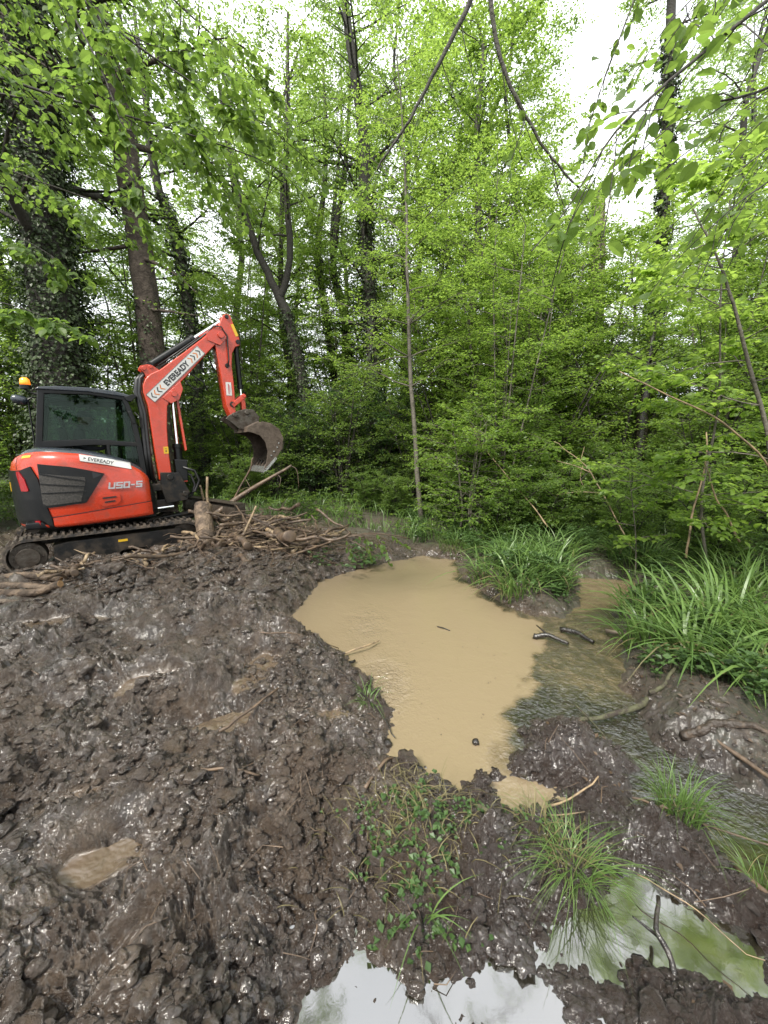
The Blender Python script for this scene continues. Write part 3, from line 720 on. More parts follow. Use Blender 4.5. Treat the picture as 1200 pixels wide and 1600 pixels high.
fr.box((-.62, YN + .05, 2.44), (-.56, YF - .05, 2.50)); fr.box((.44, YN + .05, 2.39), (.50, YF - .05, 2.455)); fr.box((-.73, YN + .05, 1.60), (-.67, YF - .05, 1.74)); fr.box((.60, YN + .05, 1.0), (.66, YF - .05, 1.2))
fr.box((-.73, YN + .05, .95), (-.68, YF - .05, 1.62)); fr.box((-.70, YN + .04, .95), (.64, YF - .04, 1.02))
cab = fr.build('cab', black, ex, bevel=.012)
rf = MB(); rf.prism([(-.64, 2.49), (-.60, 2.53), (-.4, 2.555), (0, 2.56), (.35, 2.53), (.56, 2.475), (.60, 2.445), (.5, 2.44), (0, 2.49)], YN - .02, YF + .02); rf.build('roof', grey_hood, cab, bevel=.02, seg=3)
def pane(poly, y): g = MB(); g.prism(poly, y - .003, y + .003); g.build('window_pane', glass, cab)
side = [(-.685, 1.72), (-.57, 2.45), (0, 2.47), (.47, 2.41), (.55, 2.06), (.59, 1.69)]
low = [(.2, 1.1), (.2, 1.65), (.59, 1.64), (.61, 1.1)]
for y in (YN + .0265, YF - .0275): pane(side, y); pane(low, y)
def quadpane(a, b_, c_, d_): g = MB(); g.add([a, b_, c_, d_], [(0, 1, 2, 3)]); g.build('window_pane', glass, cab)
quadpane((-.575, YN + .05, 2.45), (-.575, YF - .05, 2.45), (-.70, YF - .05, 1.72), (-.70, YN + .05, 1.72))
quadpane((.48, YN + .05, 2.41), (.48, YF - .05, 2.41), (.57, YF - .05, 2.06), (.57, YN + .05, 2.06))
quadpane((.57, YN + .05, 2.05), (.57, YF - .05, 2.05), (.63, YF - .05, 1.2), (.63, YN + .05, 1.2))
# interior
s = MB(); s.box((-.40, .22, 1.20), (.10, .70, 1.34)); s.build('seat_base', seat_m, cab, bevel=.04, seg=3)
s = MB(); s.prism([(-.38, 1.32), (-.26, 1.34), (-.36, 1.95), (-.47, 1.95)], .24, .68); s.prism([(-.41, 1.98), (-.35, 1.98), (-.38, 2.14), (-.45, 2.14)], .33, .59); s.build('seat_back', seat_m, cab, bevel=.03, seg=3)
s = MB(); s.box((-.25, .72, 1.30), (.22, .82, 1.48)); s.box((-.25, .05, 1.30), (.22, .17, 1.48)); s.cyl((.17, .11, 1.46), (.20, .12, 1.66), .018, 10); s.cyl((.17, .77, 1.46), (.20, .76, 1.66), .018, 10); s.build('control_console', black, cab, bevel=.015)
s = MB(); s.cyl((.40, .35, 1.02), (.36, .35, 1.62), .012, 8); s.cyl((.40, .55, 1.02), (.36, .55, 1.62), .012, 8); s.box((.42, .05, 1.02), (.50, .13, 1.55)); s.build('travel_lever', black, cab)
s = MB(); s.box((-.5, .0, 2.34), (.42, .86, 2.42)); s.build('headliner', black, cab, bevel=.02)
# work light, beacon, mirror, rail, blind at cab rear
s = MB(); s.tube([(-.60, .55, 2.48), (-.72, .57, 2.50), (-.80, .60, 2.56)], [.014] * 3, 8); s.cyl((-.78, .60, 2.56), (-.78, .60, 2.62), .075, 20); s.build('beacon_base', black, cab)
s = MB(); s.tube([(-.78, .60, 2.62), (-.78, .60, 2.66), (-.78, .60, 2.71), (-.78, .60, 2.735)], [.066, .066, .058, .03], 20); s.build('beacon', amber, cab, smooth=True)
s = MB(); s.tube([(-.60, .60, 2.42), (-.72, .62, 2.44), (-.80, .62, 2.40), (-.86, .62, 2.42)], [.011] * 4, 8)
s.build('mirror_arm', black, cab)
mi = MB(); th = np.linspace(0, math.pi, 9)
mi.tube([(-.88 - .10 * math.cos(t), .62, 2.39 + .03 * math.cos(t)) for t in th], [max(.008, .075 * math.sin(t) ** .6) for t in th], 16); mi.build('mirror', grey_hood, cab, smooth=True)
s = MB(); s.tube([(-.72, .60, 2.44), (-.775, .60, 2.40), (-.785, .60, 1.62)], [.012] * 3, 8); s.build('hand_rail', black, cab)
s = MB(); s.prism([(.47, 2.44), (.60, 2.50), (.66, 2.46), (.57, 2.37), (.50, 2.38)], YN - .03, YN + .12); s.build('work_light', black, cab, bevel=.01)
s = MB(); s.cyl((.655, YN + .045, 2.44), (.665, YN + .045, 2.44), .035, 16); s.build('work_light', lens_w, cab)
s = MB(); s.tube([(.60, -.03, 1.98), (.66, -.07, 1.95), (.66, -.08, 2.12), (.60, -.03, 2.2)], [.012] * 4, 8); s.build('grab_handle', black, cab)
s = MB(); s.prism([(.49, 2.20), (.54, 2.22), (.60, 2.02), (.55, 2.0)], YN - .06, YN - .03); s.build('front_mirror', black, cab, bevel=.01)

# --- swing bracket and boom
s = MB(); s.cyl((.95, -.0, .50), (.95, 0, 1.02), .16, 24); s.box((.55, -.18, .55), (1.0, .18, .70)); s.box((.55, -.18, .86), (1.0, .18, .98)); 
s.prism([(.90, .62), (1.25, .66), (1.30, .80), (1.16, 1.16), (.86, 1.18), (.84, .95)], -.20, -.145); s.prism([(.90, .62), (1.25, .66), (1.30, .80), (1.16, 1.16), (.86, 1.18), (.84, .95)], .145, .20)
s.cyl((1.0, -.23, 1.09), (1.0, .23, 1.09), .055, 18); s.cyl((1.22, -.22, .78), (1.22, .22, .78), .05, 18); s.build('swing_bracket', iron, ex, bevel=.012)
s = MB(); s.cyl((.62, -.3, .56), (1.0, -.24, .57), .022, 12); s.build('swing_cylinder', chrome, ex)
bo = [(.845, 1.04), (.82, 1.50), (.795, 2.315), (.75, 2.53), (.757, 2.64), (.80, 2.745), (.885, 2.835), (1.036, 2.919), (1.451, 3.259), (1.89, 3.632), (2.02, 3.70), (2.139, 3.675), (2.15, 3.58), (1.99, 3.455), (1.737, 3.18), (1.461, 2.859), (1.310, 2.70), (1.29, 2.60), (1.285, 2.52), (1.24, 2.455), (1.146, 2.412), (1.09, 2.315), (1.05, 1.947), (1.035, 1.56), (1.045, 1.08), (.99, 1.02), (.90, 1.00)]
s = MB(); s.prism(bo, -.14, .14); boom = s.build('boom', red, ex, bevel=.018, seg=2)
for y0, y1 in ((-.155, -.141), (.141, .155)):       # raised web plates at the knuckle and pivot cheeks
    s = MB(); s.prism([(1.02, 2.45), (1.33, 2.75), (1.36, 2.62), (1.29, 2.44), (1.15, 2.36)], y0, y1); s.build('web_plate', red, boom, bevel=.004)
    s = MB(); s.prism([(1.85, 3.50), (1.83, 3.62), (2.0, 3.74), (2.17, 3.73), (2.20, 3.60), (2.06, 3.44)], y0, y1); s.build('pivot_plate', red, boom, bevel=.004)
s = MB(); s.cyl((1.21, -.18, 2.53), (1.21, .18, 2.53), .05, 18); s.build('boom_pin', red, boom, bevel=.004); s = MB(); s.cyl((2.08, -.185, 3.62), (2.08, .185, 3.62), .055, 18); s.build('arm_pin', red, boom, bevel=.004)
s = MB()
for y0, y1 in ((-.11, -.075), (.075, .11)): s.prism([(.734, 2.908), (.745, 2.955), (.861, 2.992), (.93, 2.98), (1.009, 2.93), (1.06, 2.88), (.95, 2.80), (.82, 2.77), (.80, 2.85)], y0, y1)
s.cyl((.80, -.13, 2.92), (.80, .13, 2.92), .035, 14); s.cyl((.90, -.125, 2.955), (.90, .125, 2.955), .03, 14); s.build('cylinder_mount', red, boom, bevel=.006)
s = MB(); s.tube([(.70, .0, 1.05), (.70, 0, 1.5), (.715, 0, 2.2), (.67, 0, 2.55), (.70, 0, 2.74), (.80, 0, 2.86)], [.045, .05, .05, .05, .045, .03], 10)
s.tube([(.76, -.06, 1.0), (.74, -.07, 1.5), (.745, -.07, 2.2), (.70, -.06, 2.52), (.74, -.06, 2.76), (.84, -.06, 2.87)], [.028] * 6, 8); s.build('hose_bundle', hose_m, boom, smooth=True)
# sticker on the boom
s = MB(); s.prism([(.779, 2.496), (.902, 2.369), (1.78, 3.272), (1.652, 3.385)], -.1465, -.1405) if False else s.prism([(.781, 2.490), (.902, 2.366), (1.785, 3.262), (1.660, 3.386)], -.1465, -.1405)
sg = s.build('company_sign', white, ex)
ud = np.array([.879, .896]); Ln = np.linalg.norm(ud); ud /= Ln; vd = np.array([-ud[1], ud[0]])
O = np.array([.902, 2.366]); Hh = .173
fr2 = MB()
for a, b_ in (((0, .004), (Ln, .004)), ((0, Hh - .004), (Ln, Hh - .004)), ((.004, 0), (.004, Hh)), ((Ln - .004, 0), (Ln - .004, Hh))):
    fr2.bar(O + ud * a[0] + vd * a[1], O + ud * b_[0] + vd * b_[1], .006, -.1485, -.1465)
fr2.build('sign_border', ink, sg)
tp = O + ud * .36 + vd * .038
text_mesh('sign_lettering', 'EVEREADY', ink, sg, (tp[0], -.1467, tp[1]), tuple(ud), .098, .56, .035)
for g0, dirn in ((.045, -1), (.965, 1)):
    for k in range(4):
        cx = g0 + k * .068; q = MB()
        tipx, bx = (cx, cx + .045) if dirn < 0 else (cx + .045, cx)
        for zz in ((.035), (Hh - .035)):
            q.bar(O + ud * tipx + vd * Hh / 2, O + ud * bx + vd * zz, .016, -.1487, -.1467)
        q.build('chevron', ink if (k + (dirn > 0)) % 2 == 0 else ink_or, sg)
s = MB(); s.box((.955, -.1445, 1.50), (1.03, -.1405, 1.62)); y1_ = s.build('yellow_label', yellow, ex); s = MB(); s.bar((.975, 1.59), (1.01, 1.58), .008, -.1465, -.1445); s.bar((.98, 1.545), (1.005, 1.545), .02, -.1465, -.1445); s.build('label_mark', ink, y1_)
# arm cylinder
def cyl2(name, p, q, r1, frac, r2, y=0., m1=black, cap=True):
    p, q = np.array(p), np.array(q); a = p + (q - p) * frac; s = MB()
    P3 = lambda v: (v[0], y, v[1])
    s.cyl(P3(p), P3(a), r1, 20); s.cyl(P3(a - (q - p) / np.linalg.norm(q - p) * .05), P3(a + (q - p) / np.linalg.norm(q - p) * .02), r1 * 1.18, 20); s.cyl((p[0], y - .07, p[1]), (p[0], y + .07, p[1]), r1 * .9, 14)
    o = s.build(name, m1, ex, smooth=False, bevel=.004); s = MB(); s.cyl(P3(a), P3(q), r2, 16); s.cyl((q[0], y - .06, q[1]), (q[0], y + .06, q[1]), r2 * 1.5, 14); s.build('rod', chrome, o, bevel=.003)
    return o
ac = cyl2('arm_cylinder', (.90, 2.985), (2.21, 3.95), .062, .56, .033)
s = MB(); s.tube([(1.02, -.085, 2.99), (1.35, -.085, 3.25), (1.65, -.085, 3.49), (1.72, -.05, 3.56)], [.012] * 4, 8); s.tube([(1.05, -.11, 2.96), (1.45, -.11, 3.29), (1.75, -.11, 3.54), (1.86, -.12, 3.64), (1.97, -.16, 3.76), (2.1, -.17, 3.76), (2.19, -.165, 3.62), (2.19, -.16, 3.2), (2.165, -.14, 3.08)], [.013] * 9, 8)
s.build('hydraulic_hose', hose_m, ac, smooth=True)
# boom lift cylinder with red guard
bc = cyl2('boom_cylinder', (1.20, .80), (1.20, 2.50), .07, .50, .033, 0.)
s = MB(); s.prism([(1.245, 2.50), (1.285, 2.50), (1.345, 1.56), (1.31, 1.54)], -.07, .07); s.prism([(1.13, .98), (1.30, .98), (1.32, 1.36), (1.13, 1.38)], -.09, .09); s.build('cylinder_guard', red, bc, bevel=.006)
bpy.data.objects[bc.name]
s = MB(); s.prism([(1.12, 1.0), (1.31, 1.0), (1.33, 1.38), (1.11, 1.40)], -.10, .10); s.build('cylinder_guard', black, bc, bevel=.02)
s = MB()
for k, (x, z, bl_) in enumerate(((1.32, 1.2, .17), (1.28, 1.12, .14), (.86, 1.0, -.14), (.78, .95, -.18))):
    s.tube([(x - .08, -.10 + .06 * k, z + .05), (x + bl_ * .6, -.12 + .06 * k, z - .02), (x + bl_, -.12 + .05 * k, z - .2), (x + bl_ * .5, -.1 + .05 * k, z - .40), (x - .1, -.05, z - .48)], [.022] * 5, 8)
s.build('hydraulic_hose', hose_m, bc, smooth=True)
# loop hoses under the boom knuckle
s = MB()
s.tube([(1.93, -.06, 3.38), (1.83, -.05, 3.33), (1.75, -.05, 3.2), (1.73, -.05, 3.02), (1.78, -.04, 2.92)], [.014] * 5, 8)
s.tube([(1.40, -.05, 2.86), (1.46, -.05, 2.73), (1.58, -.05, 2.64), (1.72, -.04, 2.68)], [.012] * 4, 8)
s.tube([(1.52, -.05, 2.92), (1.62, -.05, 2.85), (1.74, -.04, 2.78), (1.8, -.04, 2.62)], [.012] * 4, 8)
s.build('hydraulic_hose', hose_m, boom, smooth=True)
# --- arm
ar = [(2.16, 3.985), (2.226, 4.02), (2.29, 4.005), (2.345, 3.847), (2.43, 3.622), (2.425, 3.487), (2.34, 3.45), (2.275, 3.334), (2.250, 3.118), (2.262, 2.768), (2.262, 2.411), (2.255, 2.183), (2.22, 2.15), (2.16, 2.17), (2.085, 2.376), (2.033, 2.966), (1.98, 3.404), (1.965, 3.50), (2.042, 3.72), (2.136, 3.943)]
s = MB(); s.prism(ar, -.125, .125); arm = s.build('arm', red, ex, bevel=.014)
s = MB(); s.cyl((2.22, -.15, 3.965), (2.22, .15, 3.965), .035, 16); s.cyl((2.39, -.145, 3.55), (2.39, .145, 3.55), .04, 16); s.cyl((2.20, -.15, 2.40), (2.20, .15, 2.40), .05, 16); s.cyl((2.16, -.15, 3.10), (2.16, -.12, 3.10), .04, 16)
s.build('arm_pin', iron, arm, bevel=.004)
s = MB(); s.box((2.105, -.1305, 2.56), (2.205, -.1255, 2.80)); s2 = s.build('white_label', white, ex); s = MB(); s.box((2.145, -.1325, 2.59), (2.160, -.1305, 2.77)); s.box((2.17, -.1325, 2.62), (2.178, -.1305, 2.75)); s.build('label_mark', lamp_red, s2)
s = MB(); s.prism([(2.33, 3.86), (2.41, 3.66), (2.36, 3.64), (2.28, 3.84)], -.1305, -.1255); s.build('yellow_label', yellow, ex)
cyl2('bucket_cylinder', (2.385, 3.54), (2.42, 2.57), .048, .84, .026)
s = MB()
for y0, y1 in ((-.15, -.125), (.125, .15)):
    s.bar((2.19, 2.37), (2.45, 2.58), .085, y0, y1); 
s.bar((2.43, 2.58), (2.44, 2.26), .08, -.06, .06); s.cyl((2.43, -.16, 2.565), (2.43, .16, 2.565), .035, 14); s.build('bucket_link', red, ex, bevel=.008)
# --- bucket with coupler
s = MB()
for y0, y1 in ((-.20, -.165), (.165, .20)): s.prism([(2.03, 2.12), (2.10, 2.19), (2.265, 2.27), (2.41, 2.32), (2.58, 2.31), (2.69, 2.17), (2.66, 2.03), (2.41, 1.90), (2.25, 1.95), (2.15, 2.04)], y0, y1)
s.prism([(2.25, 2.12), (2.40, 2.27), (2.56, 2.27), (2.66, 2.15), (2.63, 2.04), (2.41, 1.92)], -.165, .165)
s.cyl((2.21, -.22, 2.20), (2.21, .22, 2.20), .045, 14); s.cyl((2.44, -.22, 2.25), (2.44, .22, 2.25), .045, 14)
s.build('bucket_coupler', steel, ex, bevel=.012)
outer = [(2.36, 1.95), (2.52, 2.03), (2.68, 2.075), (2.83, 2.05), (3.0, 1.94), (3.08, 1.76), (3.045, 1.55), (2.93, 1.40), (2.80, 1.27), (2.66, 1.12)]
inner = [(2.66, 1.12), (2.645, 1.16), (2.70, 1.30), (2.735, 1.50), (2.70, 1.68), (2.60, 1.81), (2.46, 1.86), (2.36, 1.88)]
b = MB()
n = len(outer); th_ = .022
cen = np.array([2.62, 1.6])
V = []
for (x, z) in outer:
    d = cen - (x, z); d /= np.linalg.norm(d)
    for y in (-.36, .42): V += [(x, y, z), (x + d[0] * th_, y, z + d[1] * th_)]
F = []
for i in range(n - 1):
    a = 4 * i; F += [(a, a + 4, a + 6, a + 2), (a + 1, a + 3, a + 7, a + 5), (a, a + 1, a + 5, a + 4), (a + 2, a + 6, a + 7, a + 3)]
F += [(0, 2, 3, 1), (4 * n - 4, 4 * n - 3, 4 * n - 1, 4 * n - 2)]
b.add(V, F)
bk = b.build('bucket', rust, ex, smooth=True)
for y0, y1 in ((-.382, -.361), (.421, .442)):
    s = MB(); s.prism(outer + inner[1:], y0, y1); s.build('side_plate', rust, bk, bevel=.004)
    s = MB(); s.bar((2.66, 1.125), (2.90, 1.37), .05, y0 - .006, y1 + .006); s.build('side_cutter', edge, bk)
s = MB(); s.bar((2.655, 1.115), (2.72, 1.19), .03, -.39, .45)
s.prism([(2.62, 1.08), (2.60, 1.10), (2.70, 1.21), (2.72, 1.19)], -.388, .448); s.build('cutting_edge', edge, bk)
s = MB()
for k in range(5):
    y = -.33 + k * .175; s.prism([(2.70, 1.20), (2.73, 1.17), (2.80, 1.31), (2.77, 1.33)], y, y + .06)
s.build('wear_strip', iron, bk)
s = MB(); s.prism([(2.35, 1.87), (2.37, 1.97), (2.60, 2.08), (2.64, 2.04), (2.45, 1.90)], -.37, .43); s.build('bucket_collar', rust, bk, bevel=.006)
s = MB()
for (x, z) in ((2.97, 1.66), (2.86, 1.50), (2.80, 1.42), (2.93, 1.58)): s.cyl((x, -.392, z), (x, -.382, z), .014, 10)
s.build('bolt', edge, bk)

# --- operator
def person():
    p = empty('person', tuple(EXM @ Vector((-.12, .46, 1.34))), EXR)
    tag(p, 'operator in dark jacket and peaked cap seated at the controls in the cab', 'person')
    # skeleton in seat-local coordinates
    J = dict(pel=(-.08, 0, .12), ab=(-.10, 0, .28), ch=(-.08, 0, .48), nk=(-.05, 0, .60), n2=(-.02, 0, .655))
    vs = []; es = []; rad = []
    def v(pt, r): vs.append(pt); rad.append(r); return len(vs) - 1
    a = v(J['pel'], (.155, .13)); b_ = v(J['ab'], (.145, .115)); c_ = v(J['ch'], (.17, .12)); d = v(J['nk'], (.075, .07)); e = v(J['n2'], (.055, .055))
    es += [(a, b_), (b_, c_), (c_, d), (d, e)]
    for sg in (-1, 1):
        s1 = v((-.07, sg * .17, .53), (.07, .07)); el = v((-.02, sg * .26, .27), (.048, .048)); wr = v((.20, sg * .29, .27), (.034, .034)); hd = v((.27, sg * .29, .285), (.036, .026))
        es += [(c_, s1), (s1, el), (el, wr), (wr, hd)]
        hp = v((-.04, sg * .10, .08), (.10, .10)); kn = v((.36, sg * .14, .10), (.065, .065)); an = v((.44, sg * .14, -.26), (.045, .045)); to = v((.57, sg * .14, -.30), (.04, .03))
        es += [(a, hp), (hp, kn), (kn, an), (an, to)]
    me = bpy.data.meshes.new('body'); me.from_pydata(vs, es, []); me.update(); me.materials.append(cloth_dk)
    o = bpy.data.objects.new('body', me); COL.objects.link(o); o.parent = p
    sk = o.modifiers.new('skin', 'SKIN'); sk.use_smooth_shade = True
    for i, r_ in enumerate(rad): me.skin_vertices[0].data[i].radius = r_
    me.skin_vertices[0].data[0].use_root = True
    sb = o.modifiers.new('sub', 'SUBSURF'); sb.levels = 1; sb.render_levels = 2
    # head with face
    hc = np.array([.03, 0, .76]); V = []; nu, nv = 24, 18
    for i in range(nv + 1):
        ph = math.pi * i / nv
        for j in range(nu):
            th = 2 * math.pi * j / nu; x = math.sin(ph) * math.cos(th); y = math.sin(ph) * math.sin(th); z = math.cos(ph)
            s_ = 1 - .22 * max(0, -z) ** 1.5
            X = x * .098 * s_; Y = y * .076 * s_; Z = z * .118
            if x > 0:
                X += .022 * math.exp(-((y / .18) ** 2 + ((z + .12) / .2) ** 2)) * (x > .5)        # nose
                X -= .008 * (math.exp(-(((abs(y) - .38) / .16) ** 2 + ((z - .08) / .12) ** 2)))       # eye sockets
                X += .006 * math.exp(-((y / .3) ** 2 + ((z + .45) / .1) ** 2)); X += .008 * math.exp(-((y / .35) ** 2 + ((z + .8) / .2) ** 2))
            V.append(hc + (X, Y, Z))
    F = [(i * nu + j, (i + 1) * nu + j, (i + 1) * nu + (j + 1) % nu, i * nu + (j + 1) % nu) for i in range(nv) for j in range(nu)]
    hm = MB(); hm.add(V, F)
    for sg in (-1, 1): hm.tube([hc + (0, sg * .070, -.03), hc + (-.005, sg * .085, 0), hc + (0, sg * .078, .03)], [.012, .018, .012], 8)
    hm.build('head', skin_m, p, smooth=True)
    for sg in (-1, 1):
        hn = MB()
        for k in range(4): hn.tube([(.27, sg * .29 + (k - 1.5) * .017, .285), (.315 + .006 * (k in (1, 2)), sg * .29 + (k - 1.5) * .019, .285), (.335, sg * .29 + (k - 1.5) * .018, .262), (.325, sg * .29 + (k - 1.5) * .017, .243)], [.0095, .009, .0085, .007], 8)
        hn.tube([(.25, sg * .265, .285), (.285, sg * .245, .275), (.31, sg * .25, .262)], [.012, .010, .008], 8)
        hn.build('hand', skin_m, p, smooth=True)
    cm = MB(); V = []
    for i in range(9):
        ph = math.pi / 2 * i / 8
        for j in range(nu): th = 2 * math.pi * j / nu; V.append(hc + np.array([.108 * math.cos(th) * math.cos(ph), .086 * math.sin(th) * math.cos(ph), .035 + .10 * math.sin(ph)]))
    cm.add(V, [(i * nu + j, i * nu + (j + 1) % nu, (i + 1) * nu + (j + 1) % nu, (i + 1) * nu + j) for i in range(8) for j in range(nu)])
    V = []
    for k in range(9):
        a_ = R(-60 + 15 * k); 
        V += [hc + (.095 * math.cos(a_), .08 * math.sin(a_), .045), hc + (.095 * math.cos(a_) + .085 * math.cos(a_) ** .8 if math.cos(a_) > 0 else 0, .085 * math.sin(a_), .035)]
    V += [q + np.array((0, 0, -.006)) for q in V]
    F = [(2 * k, 2 * k + 1, 2 * k + 3, 2 * k + 2) for k in range(8)] + [(18 + 2 * k + 2, 18 + 2 * k + 3, 18 + 2 * k + 1, 18 + 2 * k) for k in range(8)] + [(2 * k + 1, 2 * k + 19, 2 * k + 21, 2 * k + 3) for k in range(8)]
    cm.add(V, F); cm.build('cap', cloth_dk, p, smooth=True)
person()
# ------------------------------------------------------------------ vegetation
def rotz(v, a):
    c, s = math.cos(a), math.sin(a); return np.array([v[0] * c - v[1] * s, v[0] * s + v[1] * c, v[2]])
class Plant:
    """collects bark tubes and leaves of one plant"""
    def __init__(s, seed, leaf=.07, wd=.62, shape='quad', dens=1.0, flat=.35, droop=.25):
        s.rng = np.random.RandomState(seed); s.tb = TB(); s.P = []; s.D = []; s.L = []
        s.leaf, s.wd, s.shape, s.dens, s.flat, s.droop = leaf, wd, shape, dens, flat, droop
    def twig_leaves(s, a, b, n, sc=1.):
        rng = s.rng; d = b - a; t = (np.arange(n) + rng.uniform(0, 1, n)) / n
        P = a + d * t[:, None] + rng.normal(0, .012, (n, 3)) * (s.leaf / .07)
        dn = d / (np.linalg.norm(d) + 1e-9); sd = np.cross(dn, [0, 0, 1.]); sd /= np.linalg.norm(sd) + 1e-9
        side = np.where(np.arange(n) % 2 == 0, 1, -1)[:, None]
        D = dn * rng.uniform(.3, 1, (n, 1)) + sd * side * rng.uniform(.5, 1.1, (n, 1)) + np.array([0, 0, -s.droop]) + rng.normal(0, .25, (n, 3))
        s.P.append(P); s.D.append(D); s.L.append(s.leaf * sc * rng.uniform(.6, 1.25, n))
    def spray(s, P0, d, ln, r0, nsub=8, sublen=.45, twl=.3, nt=5, nl=5, bend=-.12, tube=True, lv=2, start=.2):
        """one limb with side branches and twigs lying roughly in a plane"""
        rng = s.rng; n = 6; P = [np.array(P0, float)]; d = np.array(d, float); d /= np.linalg.norm(d)
        for i in range(n):
            d = d + rng.normal(0, .10, 3) + np.array([0, 0, bend / n * 2]); d /= np.linalg.norm(d); P.append(P[-1] + d * ln / n)
        P = np.array(P)
        if tube: s.tb.tube(P, np.linspace(r0, max(.0025, r0 * .15), n + 1), 5 if r0 > .012 else 3)
        if lv == 0:
            for i in range(1, n): s.twig_leaves(P[i], P[i + 1], max(1, int(nl * s.dens)))
            return P
        for k in range(nsub):
            t = start + (1 - start) * (k + rng.uniform(.1, .9)) / nsub; f = t * n; i = min(int(f), n - 1); q = P[i] + (P[i + 1] - P[i]) * (f - i)
            dd = P[i + 1] - P[i]; dd = dd / np.linalg.norm(dd); a = (1 if k % 2 else -1) * rng.uniform(.55, 1.1)
            sdv = rotz(dd, a); sdv[2] = sdv[2] * .5 + rng.normal(0, s.flat * .5) ; sdv /= np.linalg.norm(sdv)
            L2 = sublen * ln * (1.15 - .75 * t) * rng.uniform(.7, 1.2)
            if lv == 1:
                e = q + sdv * L2 + np.array([0, 0, -.08 * L2])
                if tube and r0 > .006: s.tb.tube(np.array([q, (q + e) / 2 + rng.normal(0, .02, 3) * L2, e]), np.array([r0 * .3, r0 * .2, .002]), 3)
                s.twig_leaves(q, e, max(2, int(nl * s.dens)))
            else:
                m_ = q + sdv * L2 * .5 + rng.normal(0, .05, 3) * L2; e = q + sdv * L2 + np.array([0, 0, -.06 * L2])
                if tube: s.tb.tube(np.array([q, m_, e]), np.array([r0 * .35, r0 * .22, .003]), 3)
                for j in range(nt):
                    u = (j + rng.uniform(.3, 1)) / nt; q2 = (q + (m_ - q) * u * 2) if u < .5 else (m_ + (e - m_) * (u - .5) * 2)
                    v = rotz(sdv, (1 if j % 2 else -1) * rng.uniform(.5, 1.1)); v[2] += rng.normal(0, s.flat); v /= np.linalg.norm(v)
                    s.twig_leaves(q2, q2 + v * twl * rng.uniform(.6, 1.3), max(2, int(nl * s.dens)))
                s.twig_leaves(m_, e, max(2, int(nl * s.dens)))
        return P
    def trunk(s, P, r, k=10, sm=3):
        P = np.array(P, float); t = np.arange(len(P)); tt = np.linspace(0, len(P) - 1, (len(P) - 1) * sm + 1)
        Q = np.stack([np.interp(tt, t, P[:, i]) for i in range(3)], -1)
        for _ in range(2): Q[1:-1] = (Q[:-2] + 2 * Q[1:-1] + Q[2:]) / 4
        Q[1:-1] += s.rng.normal(0, min(.012, r[0] * .12), Q[1:-1].shape)
        rr = np.interp(tt, t, r); s.tb.tube(Q, rr, k); return Q, rr
    def limbs(s, Q, rr, z0, z1, n, ln, el=(.1, .6), ratio=.32, **kw):
        """limbs on trunk Q between heights z0 and z1; ln = (low, high) lengths"""
        rng = s.rng; az = rng.uniform(0, 6.28)
        for k in range(n):
            f = (k + rng.uniform(0, .8)) / n; z = z0 + (z1 - z0) * f; i = int(np.argmin(np.abs(Q[:, 2] - z))); az += 2.4 + rng.normal(0, .4)
            e = rng.uniform(*el) + .3 * f; L = (ln[0] + (ln[1] - ln[0]) * f) * rng.uniform(.7, 1.2)
            s.spray(Q[i], (math.cos(az) * math.cos(e), math.sin(az) * math.cos(e), math.sin(e)), L, max(.008, rr[i] * ratio), **kw)
    def build(s, name, label, cat, barkm, leafm, group=None, ivy=None, parts=('trunk', 'crown')):
        root = empty(name, (0, 0, 0)); tag(root, label, cat, group)
        if s.tb.n: s.tb.build(parts[0], barkm, root)
        if s.P:
            P = np.concatenate(s.P); D = np.concatenate(s.D); L = np.concatenate(s.L); N = np.array([0, 0, 1.]) + s.rng.normal(0, .38, P.shape)
            V, F = leaf_geo(P, D, N, L, s.wd, s.shape); link_mesh(parts[1], V, F, leafm, root, False)
        if ivy: ivy(root)
        return root
    def nleaf(s): return sum(len(p) for p in s.P)

def ivy_cover(Q, rr, seed, n, z0, z1, leaf=.07, spread=.10, hang=0.):
    def f(root):
        rng = np.random.RandomState(seed); z = rng.uniform(z0, z1, n); X = np.interp(z, Q[:, 2], Q[:, 0]); Y = np.interp(z, Q[:, 2], Q[:, 1]); rad = np.interp(z, Q[:, 2], rr)
        a = rng.uniform(0, 6.283, n); lump = .5 + .9 * np.abs(perlin(a * 1.3, z * 1.1)) + .5 * perlin(a * 3, z * 3)
        r = rad + np.abs(rng.normal(0, spread, n)) * np.clip(lump, .15, 2)
        P = np.stack([X + r * np.cos(a), Y + r * np.sin(a), z], -1); O = np.stack([np.cos(a), np.sin(a), np.zeros(n)], -1)
        D = O * .5 + rng.normal(0, .5, (n, 3)) + np.array([0, 0, -.7]); N = O + np.array([0, 0, .5]) + rng.normal(0, .35, (n, 3))
        V, F = leaf_geo(P, D, N, leaf * rng.uniform(.6, 1.3, n), .9, 'quad', .15); link_mesh('ivy', V, F, leaf_ivy, root, False)
    return f

def copy_tree(o, loc, rot=0., sc=1., label=None, parent=None, group=None):
    c = o.copy(); COL.objects.link(c)
    if parent is None:
        c.location = loc; c.rotation_euler = (0, 0, rot); c.scale = (sc, sc, sc)
        if label: c['label'] = label
        if group: c['group'] = group
    else: c.parent = parent
    for ch in [q for q in bpy.data.objects if q.parent == o]: copy_tree(ch, None, parent=c)
    return c

